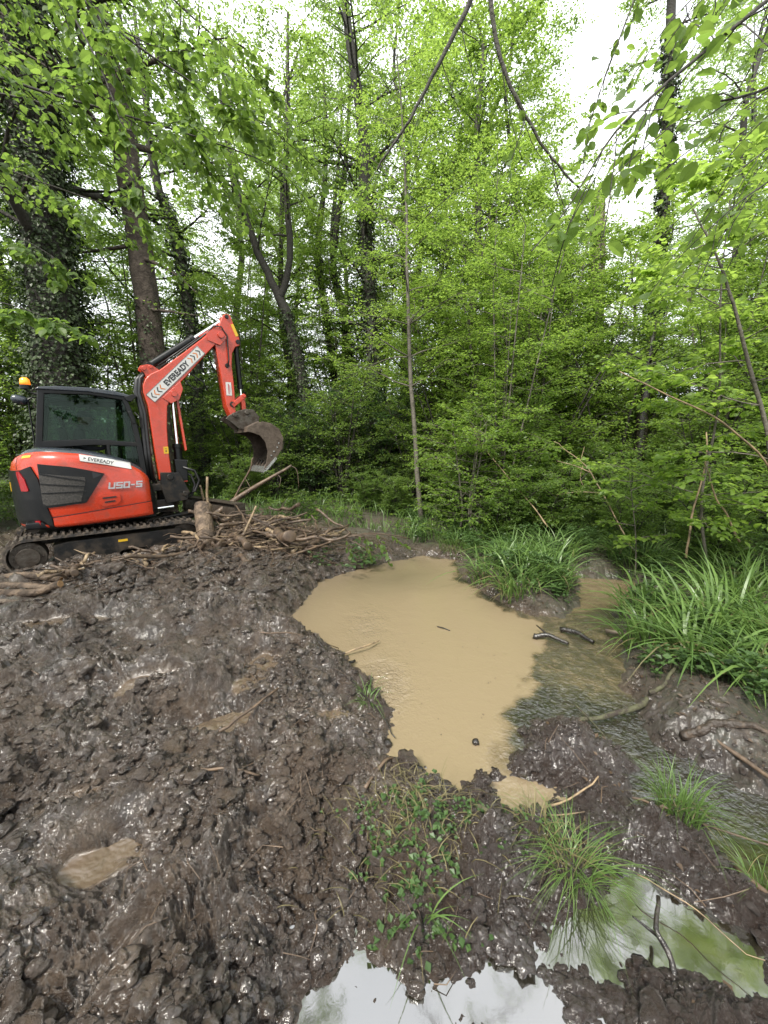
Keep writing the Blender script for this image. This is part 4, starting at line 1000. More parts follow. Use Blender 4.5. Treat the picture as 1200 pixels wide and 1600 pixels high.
# --- trees whose trunks can be told apart, traced at their distance
TP = dict(nsub=10, nt=5, nl=9, twl=.5, sublen=.55)
def down(P, g=.1):       # continue a trunk straight to the ground
    x, y, z = P[0]; return [(x + (x - P[1][0]) * .3, y, hz(x, y) - .1)] + list(P)
p = Plant(1, .085); Q, rr = p.trunk(down([(-7.27, 8.9, 1.93), (-7.05, 8.9, 3.77), (-6.95, 8.8, 5.72), (-6.9, 8.8, 7.96), (-6.85, 8.7, 10.0), (-6.8, 8.6, 15)]), [.62, .50, .46, .42, .38, .33, .15], 16)
p.limbs(Q, rr, 6.0, 14.5, 13, (3.6, 3.0), **TP)
p.build('ivy_clad_tree', 'massive ivy-clad trunk behind the excavator cab, thickest tree in the wood', 'tree', bark_dk, leaf_tr, 'trees standing round the clearing', ivy_cover(Q, rr, 3, 24000, .3, 12, .075, .20))
p = Plant(2, .085); Q, rr = p.trunk(down([(-5.65, 10, 2.88), (-5.63, 10, 4.1), (-5.66, 10, 5.7), (-5.74, 10, 6.94), (-5.81, 10, 8.0), (-5.89, 10, 9.03), (-6.08, 10, 10.5), (-6.24, 10, 12.1), (-6.2, 10, 15)]), [.36, .29, .28, .27, .265, .26, .25, .22, .18, .08], 14)
p.limbs(Q, rr, 8.2, 14.5, 12, (4.0, 2.4), **TP)
for z, s_, L in ((6.6, -1, 2.2), (6.3, 1, 2.0), (5.2, 1, 1.6)): p.spray((-5.7, 9.9, z), (s_, -.2, -.25 if L > 1.8 else -.15), L, .05, nsub=4, nt=3, nl=3, sublen=.3, bend=-.1)
p.build('broadleaf_tree', 'bare brown trunk rising straight behind the excavator boom', 'tree', bark, leaf_tr, 'trees standing round the clearing', ivy_cover(Q, rr, 4, 900, .3, 5.5, .07, .05))
p = Plant(3, .085); Q, rr = p.trunk(down([(-6.01, 13, 2.77), (-6.04, 13, 5.53), (-6.14, 13, 6.83), (-6.27, 13, 8.1), (-6.4, 13, 8.8), (-6.85, 13, 9.83), (-6.88, 13, 11.5), (-7, 13, 14)]), [.20, .19, .17, .17, .16, .13, .12, .09, .04], 10)
p.limbs(Q, rr, 7, 14, 14, (2.6, 1.8), **TP)
p.build('broadleaf_tree', 'crooked ivy-covered tree just right of the bare brown trunk', 'tree', bark_dk, leaf_tr, 'trees standing round the clearing', ivy_cover(Q, rr, 5, 4200, .3, 9.5, .085, .11))
p = Plant(4, .085); Q, rr = p.trunk(down([(-2.32, 13, 1.95), (-2.72, 13, 4.76), (-3.09, 13, 6.28), (-3.46, 13, 7.02), (-3.87, 13, 7.83), (-4.1, 13, 8.63), (-4.54, 13, 10.2), (-4.77, 13, 12.5)]), [.24, .20, .18, .15, .12, .11, .10, .08, .04], 10)
Q2, r2 = p.trunk([(-3.21, 13, 6.6), (-2.91, 13, 7.38), (-2.82, 13, 8.28), (-2.96, 13, 9.49), (-2.79, 13, 11.5), (-2.7, 13, 14)], [.12, .10, .10, .09, .07, .03], 8)
p.limbs(Q, rr, 7.6, 12.3, 10, (2.2, 1.8), **TP); p.limbs(Q2, r2, 8, 13.6, 12, (2.2, 1.8), **TP)
p.build('forked_tree', 'dark tree with a forked trunk leaning out beyond the digger bucket', 'tree', bark_dk, leaf_tr, 'trees standing round the clearing', ivy_cover(Q, rr, 6, 1600, .3, 6.2, .08, .07))
for k, dx in enumerate((0, .75)):
    p = Plant(5 + k, .09); Q, rr = p.trunk(down([(-2.01 + dx, 17, 4.62), (-2.24 + dx, 17, 6.64), (-2.58 + dx * .7, 17, 8.59), (-2.67 + dx * .9, 17, 10.0), (-2.17 + dx, 17, 12.9), (-2.27 + dx * 1.4, 17, 16.1)]), [.17, .15, .14, .12, .12, .09, .04], 8)
    p.limbs(Q, rr, 8, 16, 14, (2.0, 1.8), **TP)
    p.build('slender_tree', ('left one of two slender twin trunks beyond the forked tree', 'right one of two slender twin trunks beyond the forked tree')[k], 'tree', bark_dk, leaf_tr, 'trees standing round the clearing', ivy_cover(Q, rr, 8 + k, 2200, .3, 9.5, .09, .10))
p = Plant(7, .085); Q, rr = p.trunk(down([(-.27, 14, 3.28), (-.39, 14, 5.4), (-.49, 14, 7.21), (-.62, 14, 9.52), (-.61, 14, 11.5), (-.8, 14, 12.75), (-1.07, 14, 14.3), (-1.33, 14, 16.2), (-1.3, 14, 18)]), [.26, .23, .22, .21, .20, .18, .16, .13, .09, .04], 12)
p.limbs(Q, rr, 10.2, 17.5, 18, (3.4, 2.2), **TP)
p.spray((-.65, 14, 10.77), (-1, .0, .22), 2.6, .09, nsub=7, nt=3, nl=2, sublen=.4, bend=-.12)
p.limbs(Q, rr, 5.5, 10, 9, (1.5, 1.8), **TP)
p.build('tall_tree', 'tall straight tree with a bare side limb in the centre of the wood', 'tree', bark_dk, leaf_tr, 'trees standing round the clearing', ivy_cover(Q, rr, 10, 4200, .3, 10, .085, .09))
p = Plant(8, .07); Q, rr = p.trunk([(.88, 9, hz(.88, 9) - .05), (.7, 9, 2.08), (.56, 9, 3.88), (.49, 9, 5.94), (.45, 9, 7.16), (.36, 9, 8.54), (.25, 9, 9.85)], [.062, .052, .042, .032, .024, .016, .008], 10)
p.limbs(Q, rr, 3.0, 9.7, 34, (2.0, 1.1), el=(.05, .5), ratio=.4, nsub=8, nt=4, nl=6, twl=.32, sublen=.5)
p.build('sapling', 'slim pale-barked sapling standing beyond the far bank of the pond', 'tree', bark_lt, leaf_hi, 'trees standing round the clearing')
p = Plant(9, .085); Q, rr = p.trunk(down([(7.41, 14, 2.84), (7.16, 14, 5.81), (7.01, 14, 8.19), (6.91, 14, 10.0)]), [.30, .27, .26, .24, .20], 12)
p.build('dead_tree', 'pale barkless dead trunk snapped off at the top', 'tree', bark_pale, leaf_tr, 'trees standing round the clearing', ivy_cover(Q, rr, 11, 700, .3, 6, .08, .05))
p = Plant(10, .085); Q, rr = p.trunk([(8.58, 13, 0), (8.56, 13, 1.6), (8.4, 13, 3.18), (8.49, 13, 7.02), (8.35, 13, 10.3), (8.14, 13, 12.8), (7.93, 13, 15.2), (7.9, 13, 19)], [.27, .25, .22, .17, .15, .13, .10, .04], 12)
p.limbs(Q, rr, 12.5, 18.5, 7, (1.6, 1.3), **TP)
p.build('ivy_clad_tree', 'slender ivy-wrapped trunk against the patch of open sky', 'tree', bark_dk, leaf_tr, 'trees standing round the clearing', ivy_cover(Q, rr, 12, 5200, 2.6, 13.5, .085, .085))

# --- prototypes
def tall(seed, h, r, lm, label, leaf=.10, z0=.25, ln=(3.2, 1.6), n=30):
    p = Plant(seed, leaf); rng = p.rng; m_ = 7; P = [(rng.normal(0, .12) * i * .6, rng.normal(0, .12) * i * .6, h * i / m_ - (.2 if i == 0 else 0)) for i in range(m_ + 1)]
    Q, rr = p.trunk(P, np.linspace(r, .03, m_ + 1), 9); p.limbs(Q, rr, h * z0, h * .98, n, ln, **TP)
    return p.build('broadleaf_tree', label, 'tree', bark_dk, lm, 'trees of the wood beyond')
def bush(seed, h, lm, name, label, nst=7, leaf=.065, spread=.35, bk=bark_dk, ln=(.9, .6), nsub=6, cat='bush', nl=5, nlm=10, flat=.35):
    p = Plant(seed, leaf, flat=flat); rng = p.rng
    for k in range(nst):
        a = k * 6.283 / nst + rng.uniform(-.3, .3); hh = h * rng.uniform(.65, 1.05); sp = spread * hh * rng.uniform(.5, 1.3)
        P = [(.06 * math.cos(a), .06 * math.sin(a), -.1)] + [(math.cos(a) * sp * t ** 1.3 + rng.normal(0, .04), math.sin(a) * sp * t ** 1.3 + rng.normal(0, .04), hh * t) for t in (.2, .4, .6, .8, 1)]
        Q, rr = p.trunk(P, np.linspace(.014 * h / 2 + .008, .005, 6), 5, 2)
        p.limbs(Q, rr, hh * .12, hh, nlm, (ln[0] * h / 3, ln[1] * h / 3), ratio=.5, nsub=nsub, nt=3, nl=nl, twl=.11 * h ** .5, sublen=.5)
    return p.build(name, label, cat, bk, lm, None, parts=('stem', 'foliage'))
T1 = tall(21, 17, .22, leaf_tr, 'x'); T2 = tall(22, 14, .17, leaf_hi, 'x', z0=.15, ln=(2.6, 1.4), n=34); T3 = tall(23, 19, .26, leaf_md, 'x', z0=.3, ln=(3.6, 1.8))
HT = bush(35, 8.6, leaf_hi, 'hazel_tree', 'x', 6, .082, .26, bark_lt, ln=(.62, .42), nsub=9, cat='tree', nl=7, nlm=20, flat=.3)
H1 = bush(31, 4.2, leaf_hi, 'hazel_bush', 'x', 8, ln=(1.1, .8)); H2 = bush(32, 3.2, leaf_md, 'hazel_bush', 'x', 8, .06); H3 = bush(33, 2.6, leaf_dk, 'holly_bush', 'x', 9, .055, flat=.6)
H4 = bush(34, 1.3, leaf_md, 'bramble_bush', 'x', 8, .05, .6, ln=(1.1, .8), nsub=5)
protos = (T1, T2, T3, HT, H1, H2, H3, H4)
rg = random.Random(11)
used = set()
def place(pr, x, y, rot, sc, label, group):
    z = hz(x, y) - .02
    if pr not in used:
        used.add(pr); pr.location = (x, y, z); pr.rotation_euler = (0, 0, rot); pr.scale = (sc,) * 3; pr['label'] = label; pr['group'] = group; return pr
    return copy_tree(pr, (x, y, z), rot, sc, label, group=group)
GT = 'trees of the wood beyond'; LT = 'leafy broadleaf tree of the mixed wood beyond the clearing'
for (x, y, k, sc) in [(-11, 12, 1, 1.0), (-9.0, 15.5, 0, 1.05), (-13.5, 17, 2, 1.), (-4.6, 19, 1, .85), (-7.5, 21, 2, 1.0), (1.9, 13.5, 1, .88), (3.9, 16, 0, 1.0), (1.2, 18.5, 2, .98), (5.2, 12.2, 1, .62), (6.8, 17.5, 1, .66), (9.6, 16, 1, .72), (11.5, 11.5, 1, 1.0), (12.5, 15, 0, 1.1), (9.2, 8.0, 1, .86), (15.5, 19, 2, 1.05),
                      (-18, 14, 2, 1.1), (-2.4, 24, 2, .95), (3.5, 25, 0, 1.05), (8.5, 25, 1, .8), (-6, 28, 0, 1.1), (-12, 25, 1, 1.1), (-18, 24, 0, 1.2), (18, 14, 0, 1.1), (20, 24, 2, 1.1), (14, 28, 1, .9), (0, 31, 1, 1.2), (-26, 20, 2, 1.2), (26, 20, 0, 1.2), (6, 33, 1, .95), (-10, 34, 2, 1.2), (-20, 34, 1, 1.2), (22, 34, 0, 1.2), (13, 38, 2, .95), (-31, 32, 0, 1.2), (32, 32, 1, 1.3),
                      (-12.5, 8.5, 0, 1.0), (-14, 3.5, 2, 1.0), (13, 4.5, 0, 1.0), (-10, -8, 2, 1.), (9, -9, 0, 1.), (-3, -12, 1, 1.1), (14, -3, 1, 1.)]:
    place((T1, T2, T3)[k], x, y, rg.uniform(0, 6.28), sc * rg.uniform(.95, 1.05), LT, GT)
GH = 'tall hazels at the edge of the clearing'
for (x, y, sc) in [(2.9, 10.8, .92), (4.7, 11.6, 1.0), (6.3, 12.8, 1.0), (8.0, 12.0, .88), (10.2, 10.8, 1.0), (1.6, 12.6, 1.0), (11.6, 8.4, 1.0), (7.9, 9.4, .72), (-4.9, 14.6, .95), (-8.2, 13.6, 1.0), (-10.6, 11.5, 1.0), (2.8, 15, 1.2), (5.6, 16.5, 1.2), (-1.6, 16, 1.0), (12.5, 12.5, 1.2), (9.8, 6.2, .9), (-.2, 18, 1.2), (-6.4, 17.5, 1.2)]:
    place(HT, x, y, rg.uniform(0, 6.28), sc, 'tall bright green hazel', GH)
for (x, y, k, sc) in [(2.7, 13.2, 1, 1.1), (.9, 16.2, 0, 1.02), (-3.6, 15.6, 1, 1.05), (-8.6, 10.6, 1, .8), (4.2, 14.2, 1, 1.0), (-1.9, 19.5, 2, .95)]: place((T1, T2, T3)[k], x, y, rg.uniform(0, 6.28), sc, LT, GT)
GB = 'understorey bushes round the clearing'
LB = {0: 'bright green hazel bush in the understorey round the clearing', 1: 'mid green bushy hazel in the understorey round the clearing', 2: 'dark evergreen bush in the deep shade of the understorey', 3: 'low arching bramble bush among the undergrowth'}
for (x, y, k, sc) in [(-8.5, 12, 0, 1.1), (-6.6, 11.8, 0, .9), (-10.5, 9.5, 0, 1.1), (-4.4, 12.4, 0, .8), (-3.2, 11.3, 1, .9), (-5.4, 14.5, 0, 1.1), (-2.2, 12.0, 2, 1.05), (-1.2, 11.6, 1, 1.2), (-.2, 12.4, 2, 1.3), (-3.2, 13.2, 2, 1.2), (.9, 13, 2, 1.4), (-1.4, 14.6, 0, 1.0), (.9, 11.2, 1, .95), (1.9, 10.6, 0, 1.05), (2.6, 8.9, 1, 1.0), (2.9, 11.6, 0, 1.35), (4.0, 10.2, 0, 1.25), (4.7, 12.8, 1, 1.5), (6.0, 10.4, 0, 1.15), (5.4, 14.0, 2, 1.5), (7.0, 13.2, 1, 1.3), (7.6, 11.0, 1, 1.1), (8.6, 9.6, 0, 1.3), (6.7, 8.1, 1, .95), (7.9, 6.9, 0, 1.1), (10.4, 9.2, 0, 1.3), (9.8, 12.4, 2, 1.4), (11.2, 14, 0, 1.4), (9.0, 4.6, 0, 1.0), (3.5, 13.6, 2, 1.3), (6.5, 16, 2, 1.7), (8.9, 15, 1, 1.6), (12.5, 8, 0, 1.4), (-13, 12, 0, 1.3), (-12, 15, 1, 1.6), (-7.2, 15.5, 0, 1.3), (-9.5, 18, 1, 1.6), (-1.8, 17.5, 1, 1.5), (2.2, 16, 1, 1.5), (-4.4, 17, 0, 1.4), (4.6, 19, 1, 1.8), (0.4, 20.5, 1, 1.8), (-6.5, 19.5, 1, 1.7),
                      (3.3, 7.6, 3, 1.0), (2.3, 7.4, 3, .8), (4.6, 7.7, 3, 1.1), (5.6, 6.6, 3, 1.0), (6.8, 5.6, 3, 1.2), (4.8, 5.6, 3, .9), (1.6, 8.8, 3, .85), (-.4, 10.3, 3, .8), (-3.9, 10.8, 3, .9), (-6.4, 9.6, 3, 1.0), (5.4, 8.9, 3, 1.3), (7.6, 8.3, 3, 1.4), (.3, 9.7, 3, .7), (3.2, 9.3, 3, 1.1), (4.1, 6.4, 3, .8), (6.4, 4.0, 1, .75), (-8.6, 7.6, 3, 1.2), (-10, 5.5, 0, 1.)]:
    place((H1, H2, H3, H4)[k], x, y, rg.uniform(0, 6.28), sc * rg.uniform(.92, 1.08), LB[k], GB)
# dark trunk in the shade and a forked stump
p = Plant(60, .06); Q, rr = p.trunk([(6.2, 9.6, 0), (6.22, 9.6, 1.2), (6.2, 9.6, 2.6), (6.25, 9.6, 4.5)], [.18, .15, .13, .05], 10)
p.limbs(Q, rr, 3.3, 4.4, 6, (1.2, .9), ratio=.3, nsub=6, nt=3, nl=5, twl=.25)
p.build('dark_tree', 'near-black trunk in deep shade between the bushes', 'tree', darkwood, leaf_dk, 'trees standing round the clearing')

# multi-stemmed thin saplings in the middle right
for k, (x, y, hh, n_, lab) in enumerate([(2.5, 8.4, 6.2, 5, 'cluster of thin upright hazel stems with fresh green leaves behind the sedge bank'), (3.6, 9.6, 7.0, 4, 'taller clump of thin hazel stems farther back beneath the dead trunk'), (1.7, 7.9, 2.5, 4, 'low leafy hazel clump beside the slim pale sapling')]):
    p = Plant(70 + k, .065); rng = p.rng
    for j in range(n_):
        a = rng.uniform(0, 6.28); sp = rng.uniform(.3, 1.2) * hh / 6
        P = [(x + .15 * math.cos(a), y + .15 * math.sin(a), hz(x, y) - .05)] + [(x + math.cos(a) * sp * t, y + math.sin(a) * sp * t, hz(x, y) + hh * t * (1 - .06 * j)) for t in (.2, .4, .6, .8, 1)]
        Q, rr = p.trunk(P, np.linspace(.026, .007, 6), 6); p.limbs(Q, rr, hh * .12, hh * .98, 18, (1.3, .8), el=(0, .4), ratio=.45, nsub=7, nt=3, nl=5, twl=.2)
    p.build('hazel_clump', lab, 'bush', bark_lt, leaf_hi, 'hazel clumps behind the sedge bank', parts=('stem', 'foliage'))

# right-hand bank hazel, close to the camera
for k, (path, r, lab, nlm, lfm) in enumerate([
        ([(4.6, 3.9, .2), (4.05, 3.95, 1.2), (3.86, 4, 2.11), (3.54, 4, 2.78), (3.34, 4, 3.3), (3.17, 4, 3.64), (2.9, 4.1, 4.2)], .028, 'leaning hazel stem with bright leaves on the near right bank', 16, leaf_hi),
        ([(4.5, 5.2, .2), (4.2, 5.2, 1.3), (4.3, 5.1, 2.4), (4.0, 5.0, 3.6), (3.9, 4.9, 4.8)], .022, 'upright hazel stem behind the leaning one on the right bank', 16, leaf_hi),
        ([(3.55, 5.3, .15), (3.45, 5.2, .7), (3.3, 5.15, 1.25), (3.2, 5.1, 1.6)], .010, 'small young hazel shoot with layered light green leaves above the sedge', 10, leaf_hi)]):
    p = Plant(80 + k, .072, .75, 'oval', flat=.2); Q, rr = p.trunk(path, np.linspace(r, r * .25, len(path)), 7)
    big = k < 2; p.limbs(Q, rr, .9 if big else .5, path[-1][2], nlm, (1.3, .9) if big else (.5, .4), el=(-.1, .3), ratio=.35, nsub=8, nt=4, nl=5, twl=.2 if big else .1, lv=2 if big else 1)
    p.build('hazel_shoot', lab, 'bush', bark_lt, lfm, 'hazel stems on the right bank', parts=('stem', 'foliage'))

# overhanging branches close to the camera
def overhang(seed, name, lab, path, r, leaf, subs, nl, spec_l=1.0, dr=.35, wd=.72, group='branches hanging into view'):
    p = Plant(seed, leaf, wd, 'oval', flat=.25, droop=dr); P = np.array(path, float); Q, rr = p.trunk(P, np.linspace(r, r * .3, len(P)), 7)
    n = len(Q); rng = p.rng
    for k in range(subs[0]):
        i = int((.12 + .85 * (k + rng.uniform(0, .7)) / subs[0]) * (n - 1)); d = Q[min(i + 1, n - 1)] - Q[max(i - 1, 0)]; d /= np.linalg.norm(d)
        v = rotz(d, (1 if k % 2 else -1) * rng.uniform(.5, 1.1)); v[2] += rng.normal(-.1, .2)
        p.spray(Q[i], v, subs[1] * rng.uniform(.6, 1.2), max(.0022, rr[i] * .45), nsub=int(subs[2] * (1.4 if seed > 107 else 1)), lv=1, nl=nl + (seed > 107), sublen=.45, bend=-.3)
    d = Q[-1] - Q[-2]; p.spray(Q[-1], d, subs[1] * .8, rr[-1], nsub=subs[2], lv=1, nl=nl, sublen=.45, bend=-.3)
    return p.build(name, lab, 'branch', bark_dk, leaf_near, group, parts=('stem', 'foliage'))
G = 'branches hanging into view'
overhang(105, 'overhanging_branch', 'topmost beech spray of the upper right corner, overlapping the sky gap', [(1.75, 1.9, 4.05), (1.5, 1.9, 3.90), (1.3, 1.85, 3.75), (1.12, 1.8, 3.55)], .006, .058, (10, 0.43, 4), 2, dr=.15)
overhang(106, 'overhanging_branch', 'beech spray at the upper right edge above the leaning hazel stem', [(2.6, 2.3, 3.75), (2.25, 2.3, 3.62), (2.0, 2.3, 3.45), (1.8, 2.25, 3.3)], .007, .060, (11, 0.53, 4), 2, dr=.15)
overhang(101, 'overhanging_branch', 'near beech spray of large leaves reaching in at the upper right corner', [(1.62, 1.75, 3.70), (1.26, 1.65, 3.40), (1.0, 1.6, 3.18), (0.8, 1.55, 3.0), (0.68, 1.5, 2.80)], .008, .060, (9, 0.38, 4), 2, dr=.15)
overhang(102, 'overhanging_branch', 'near beech spray hanging beside the big upper right one, lower and farther out', [(1.62, 1.55, 3.30), (1.34, 1.55, 3.12), (1.14, 1.55, 3.08), (0.95, 1.55, 3.06)], .006, .060, (8, 0.33, 4), 2, dr=.15)
overhang(103, 'overhanging_branch', 'leafy beech twig hanging at the right edge above the hazel stems', [(2.2, 2.0, 3.38), (1.9, 2.0, 3.20), (1.66, 2.0, 3.05), (1.5, 2.0, 2.90)], .006, .062, (8, 0.40, 4), 2, dr=.15)
overhang(104, 'overhanging_branch', 'small leafy twig hanging down from the top edge against the open sky', [(1.28, 2.2, 4.25), (1.17, 2.2, 3.97), (1.11, 2.2, 3.79), (1.05, 2.2, 3.62)], .005, .05, (5, .42, 4), 2, dr=.2)
UL = [('long arching beech branch sweeping across the upper left', [(-2.9, 2.5, 4.10), (-2.41, 2.6, 4.07), (-2.07, 2.7, 4.02), (-1.68, 2.8, 3.98), (-1.25, 2.9, 3.93), (-0.87, 3.0, 3.86)], (13, .55, 8)),
      ('beech branch high in the upper left corner, tip level with the forked tree', [(-2.2, 2.5, 4.8), (-1.9, 2.6, 4.61), (-1.68, 2.7, 4.40), (-1.41, 2.8, 4.27), (-1.11, 2.9, 4.15), (-0.8, 3.0, 4.05)], (13, .55, 8)),
      ('thin dark beech twig drooping in front of the bare brown trunk', [(-1.6, 2.4, 4.1), (-1.50, 2.4, 3.91), (-1.41, 2.4, 3.64), (-1.38, 2.4, 3.43), (-1.35, 2.4, 3.24)], (4, .16, 4)),
      ('leafy twig low at the left edge in front of the massive ivy trunk', [(-3.3, 3.0, 3.60), (-3.02, 3.0, 3.53), (-2.6, 3.0, 3.39), (-2.38, 3.0, 3.28), (-2.26, 3.0, 3.18)], (7, .26, 5)),
      ('lowest leafy twig at the left edge above the work light', [(-3.0, 2.6, 2.92), (-2.7, 2.6, 2.87), (-2.35, 2.6, 2.80), (-2.16, 2.6, 2.74), (-1.98, 2.6, 2.66)], (7, .22, 5)),
      ('beech branch entering from the top edge left of centre', [(-2.1, 3.3, 5.6), (-1.78, 3.3, 5.34), (-1.5, 3.4, 5.10), (-1.17, 3.5, 4.91), (-0.92, 3.6, 4.70)], (12, .55, 8)),
      ('topmost beech branch in the upper left corner', [(-3.3, 3.3, 5.45), (-2.95, 3.3, 5.27), (-2.43, 3.4, 5.14), (-1.85, 3.5, 4.99), (-1.37, 3.6, 4.80)], (13, .6, 8)),
      ('beech branch behind the others crossing the brown trunk', [(-3.6, 3.8, 4.9), (-3.1, 3.8, 4.85), (-2.5, 3.9, 4.75), (-1.9, 4.0, 4.6), (-1.5, 4.0, 4.45)], (13, .6, 8)),
      ('lower back beech branch in front of the ivy-clad trunk', [(-4.2, 3.9, 4.5), (-3.6, 3.9, 4.45), (-3.1, 4.0, 4.3), (-2.6, 4.0, 4.15), (-2.2, 4.0, 4.0)], (12, .55, 8))]
for k, (lab, path, sb) in enumerate(UL):
    overhang(110 + k, 'overhanging_branch', lab, path, .010 if k not in (2, 3, 4) else .005, .056, sb, 4, dr=.45)
# bare dark arching boughs from overhead
for k, (lab, path, r) in enumerate([('dark bare bough curving down from the top edge towards the left', [(.9, 4.1, 6.6), (.80, 4.0, 5.9), (.74, 4.0, 5.69), (.62, 4.0, 5.48), (.5, 4.0, 5.27), (.37, 4.0, 5.06), (.23, 4.0, 4.80), (.06, 4.0, 4.6), (-.06, 4.0, 4.42)], .027),
                                    ('dark bare bough curving down from the top edge towards the right', [(.65, 3.3, 5.6), (.72, 3.2, 5.02), (.76, 3.2, 4.8), (.81, 3.2, 4.61), (.90, 3.2, 4.42), (1.01, 3.2, 4.26), (1.13, 3.2, 4.08), (1.26, 3.2, 3.95), (1.43, 3.2, 3.80)], .019)]):
    p = Plant(130 + k, .055, .72, 'oval', flat=.3, droop=.4); Q, rr = p.trunk(path, np.linspace(r, r * .32, len(path)), 8); n = len(Q)
    for f, dx, L in ((.35, .3, .7), (.5, .35, .55), (.62, -.25, .4), (.8, .3, .5), (.9, -.3, .3)):
        i = int(f * n); p.spray(Q[i], (dx, .1, -.8), L, .0055, nsub=3, lv=1, nl=1 if k == 0 else 1, sublen=.35, bend=-.1)
    p.spray(Q[-1], (.1 if k else -.5, 0, -.6), .35, .004, nsub=5, lv=1, nl=3, sublen=.5)
    p.build('overhanging_bough', lab, 'branch', bark_dk, leaf_near, G, parts=('stem', 'foliage'))

# ------------------------------------------------------------------ sedge, grass and herbs
def sedge(seed, x, y, n, h, rad, lab, wd=.013, lean=.75, name='sedge_clump', m=None, dry=.12, group='sedge clumps', z=None):
    rng = np.random.RandomState(seed); a = rng.uniform(0, 6.283, n); r = rad * np.sqrt(rng.uniform(0, 1, n)); P = np.stack([r * np.cos(a), r * np.sin(a), np.zeros(n) - .01], -1)
    z0 = hz(x, y) if z is None else z
    g, _ = terrain(x + P[:, 0], y + P[:, 1]); P[:, 2] = np.maximum(g, 0) - z0 - .01
    H = h * rng.uniform(.45, 1.1, n); am = np.clip(rng.normal(lean, .25, n), .1, 1.25) ; a2 = a + rng.normal(0, .7, n)
    root = empty(name, (x, y, z0)); tag(root, lab, 'grass', group)
    V, F = blades_geo(rng, P, H, np.stack([np.cos(a2), np.sin(a2)], -1) * am[:, None], wd * rng.uniform(.6, 1.2, n), 7, 1.15)
    link_mesh('blades', V, [F], m or sedge_m, root)
    nd = int(n * dry)
    if nd:
        P2 = P[:nd].copy(); a3 = rng.uniform(0, 6.283, nd); V, F = blades_geo(rng, P2, H[:nd] * .8, np.stack([np.cos(a3), np.sin(a3)], -1) * rng.uniform(.9, 1.3, nd)[:, None], wd * .8 * np.ones(nd), 6, 1.5)
        link_mesh('dry_blades', V, [F], sedge_y, root)
    return root
sedge(201, 3.0, 3.35, 120, .95, .30, 'largest sedge clump with broad arching blades on the near right bank', .026, .8)
sedge(213, 2.55, 2.95, 110, .8, .2, 'sedge clump drooping over the stream below the largest clump', .024, .9)
sedge(214, 2.8, 2.6, 100, .7, .2, 'lowest sedge clump hanging down over the dark log', .022, .95)
sedge(215, 2.45, 3.4, 90, .6, .18, 'small sedge clump at the waterline left of the largest clump', .02, .8)
sedge(202, 3.35, 3.0, 140, .80, .25, 'broad-bladed sedge clump at the right edge leaning over the dark log', .025, .8)
sedge(203, 2.85, 3.95, 95, .75, .3, 'sedge clump just behind the largest clump on the right bank', .022)
sedge(204, 3.7, 3.9, 150, .85, .38, 'tall sedge clump behind the right-edge one under the leaning hazel stem', .017)
sedge(205, 4.4, 4.6, 150, .8, .4, 'sedge clump deep under the hazel on the right bank', .016)
sedge(206, 1.72, 4.75, 120, .68, .26, 'sedge clump on the tip of the bank hanging over the pond edge', .021, .85, dry=.3)
sedge(207, 1.55, 5.35, 110, .62, .3, 'sedge clump on the pond side of the sedge bank', .019, .8, dry=.25)
sedge(208, 2.15, 4.95, 120, .7, .28, 'sedge clump facing the stream on the sedge bank', .020, .75, dry=.2)
sedge(209, 2.0, 5.7, 120, .75, .35, 'sedge clump in the middle of the sedge bank', .019)
sedge(210, 2.7, 6.1, 120, .75, .4, 'sedge clump at the back of the sedge bank beside the stream inlet', .018)
sedge(211, 3.9, 5.8, 260, .7, .4, 'sedge clump beyond the stream inlet under the dead forked branch', .014)
sedge(212, 1.3, 6.9, 200, .5, .3, 'sedge clump where the far shore meets the sedge bank', .011)
sedge(220, .84, 1.47, 190, .29, .10, 'fine grass tussock drooping over the foreground puddle', .0042, 1.0, 'grass_tussock', dry=.2)
sedge(221, 1.5, 1.72, 170, .32, .09, 'upright grass tussock beside the running stream', .0055, .55, 'grass_tussock', dry=.1)
sedge(222, .70, 1.56, 60, .20, .07, 'sparse yellowish grass tuft behind the drooping tussock', .004, .8, 'grass_tussock', sedge_y, 0)
sedge(223, .15, 1.30, 9, .28, .04, 'few long grass blades trailing down the mud bank in the foreground', .006, 1.1, 'grass_tuft', dry=.1)
sedge(224, -.12, 2.62, 40, .18, .07, 'small green grass tuft on the muddy left shore', .006, 1.0, 'grass_tuft', dry=0)
sedge(225, 1.62, 1.38, 60, .22, .07, 'small grass tuft at the water edge by the mud mound', .005, .8, 'grass_tuft', dry=.2)
# background grass strip: nobody could count it
rng = np.random.RandomState(300)
n = 30000; x = rng.uniform(-14, 16, n); y = 7.2 + 8.5 * rng.uniform(0, 1, n) ** 1.3
k = (np.abs(perlin(x * .8, y * .8)) + .25 > rng.uniform(0, .9, n)) & (sdist(MUD, x, y) > .15 + .3 * perlin(x * 2, y * 2)) & (sdist(STREAM, x, y) > .1)
x, y = x[k], y[k]; g, _ = terrain(x, y); a = rng.uniform(0, 6.28, len(x))
V, F = blades_geo(rng, np.stack([x, y, g - .01], -1), rng.uniform(.22, .6, len(x)), np.stack([np.cos(a), np.sin(a)], -1) * rng.uniform(.3, 1, len(x))[:, None], np.full(len(x), .016), 4)
tag(link_mesh('woodland_grass', V, [F], sedge_m), 'wide strip of long green grass and sedge across the back of the clearing', 'grass', kind='stuff')
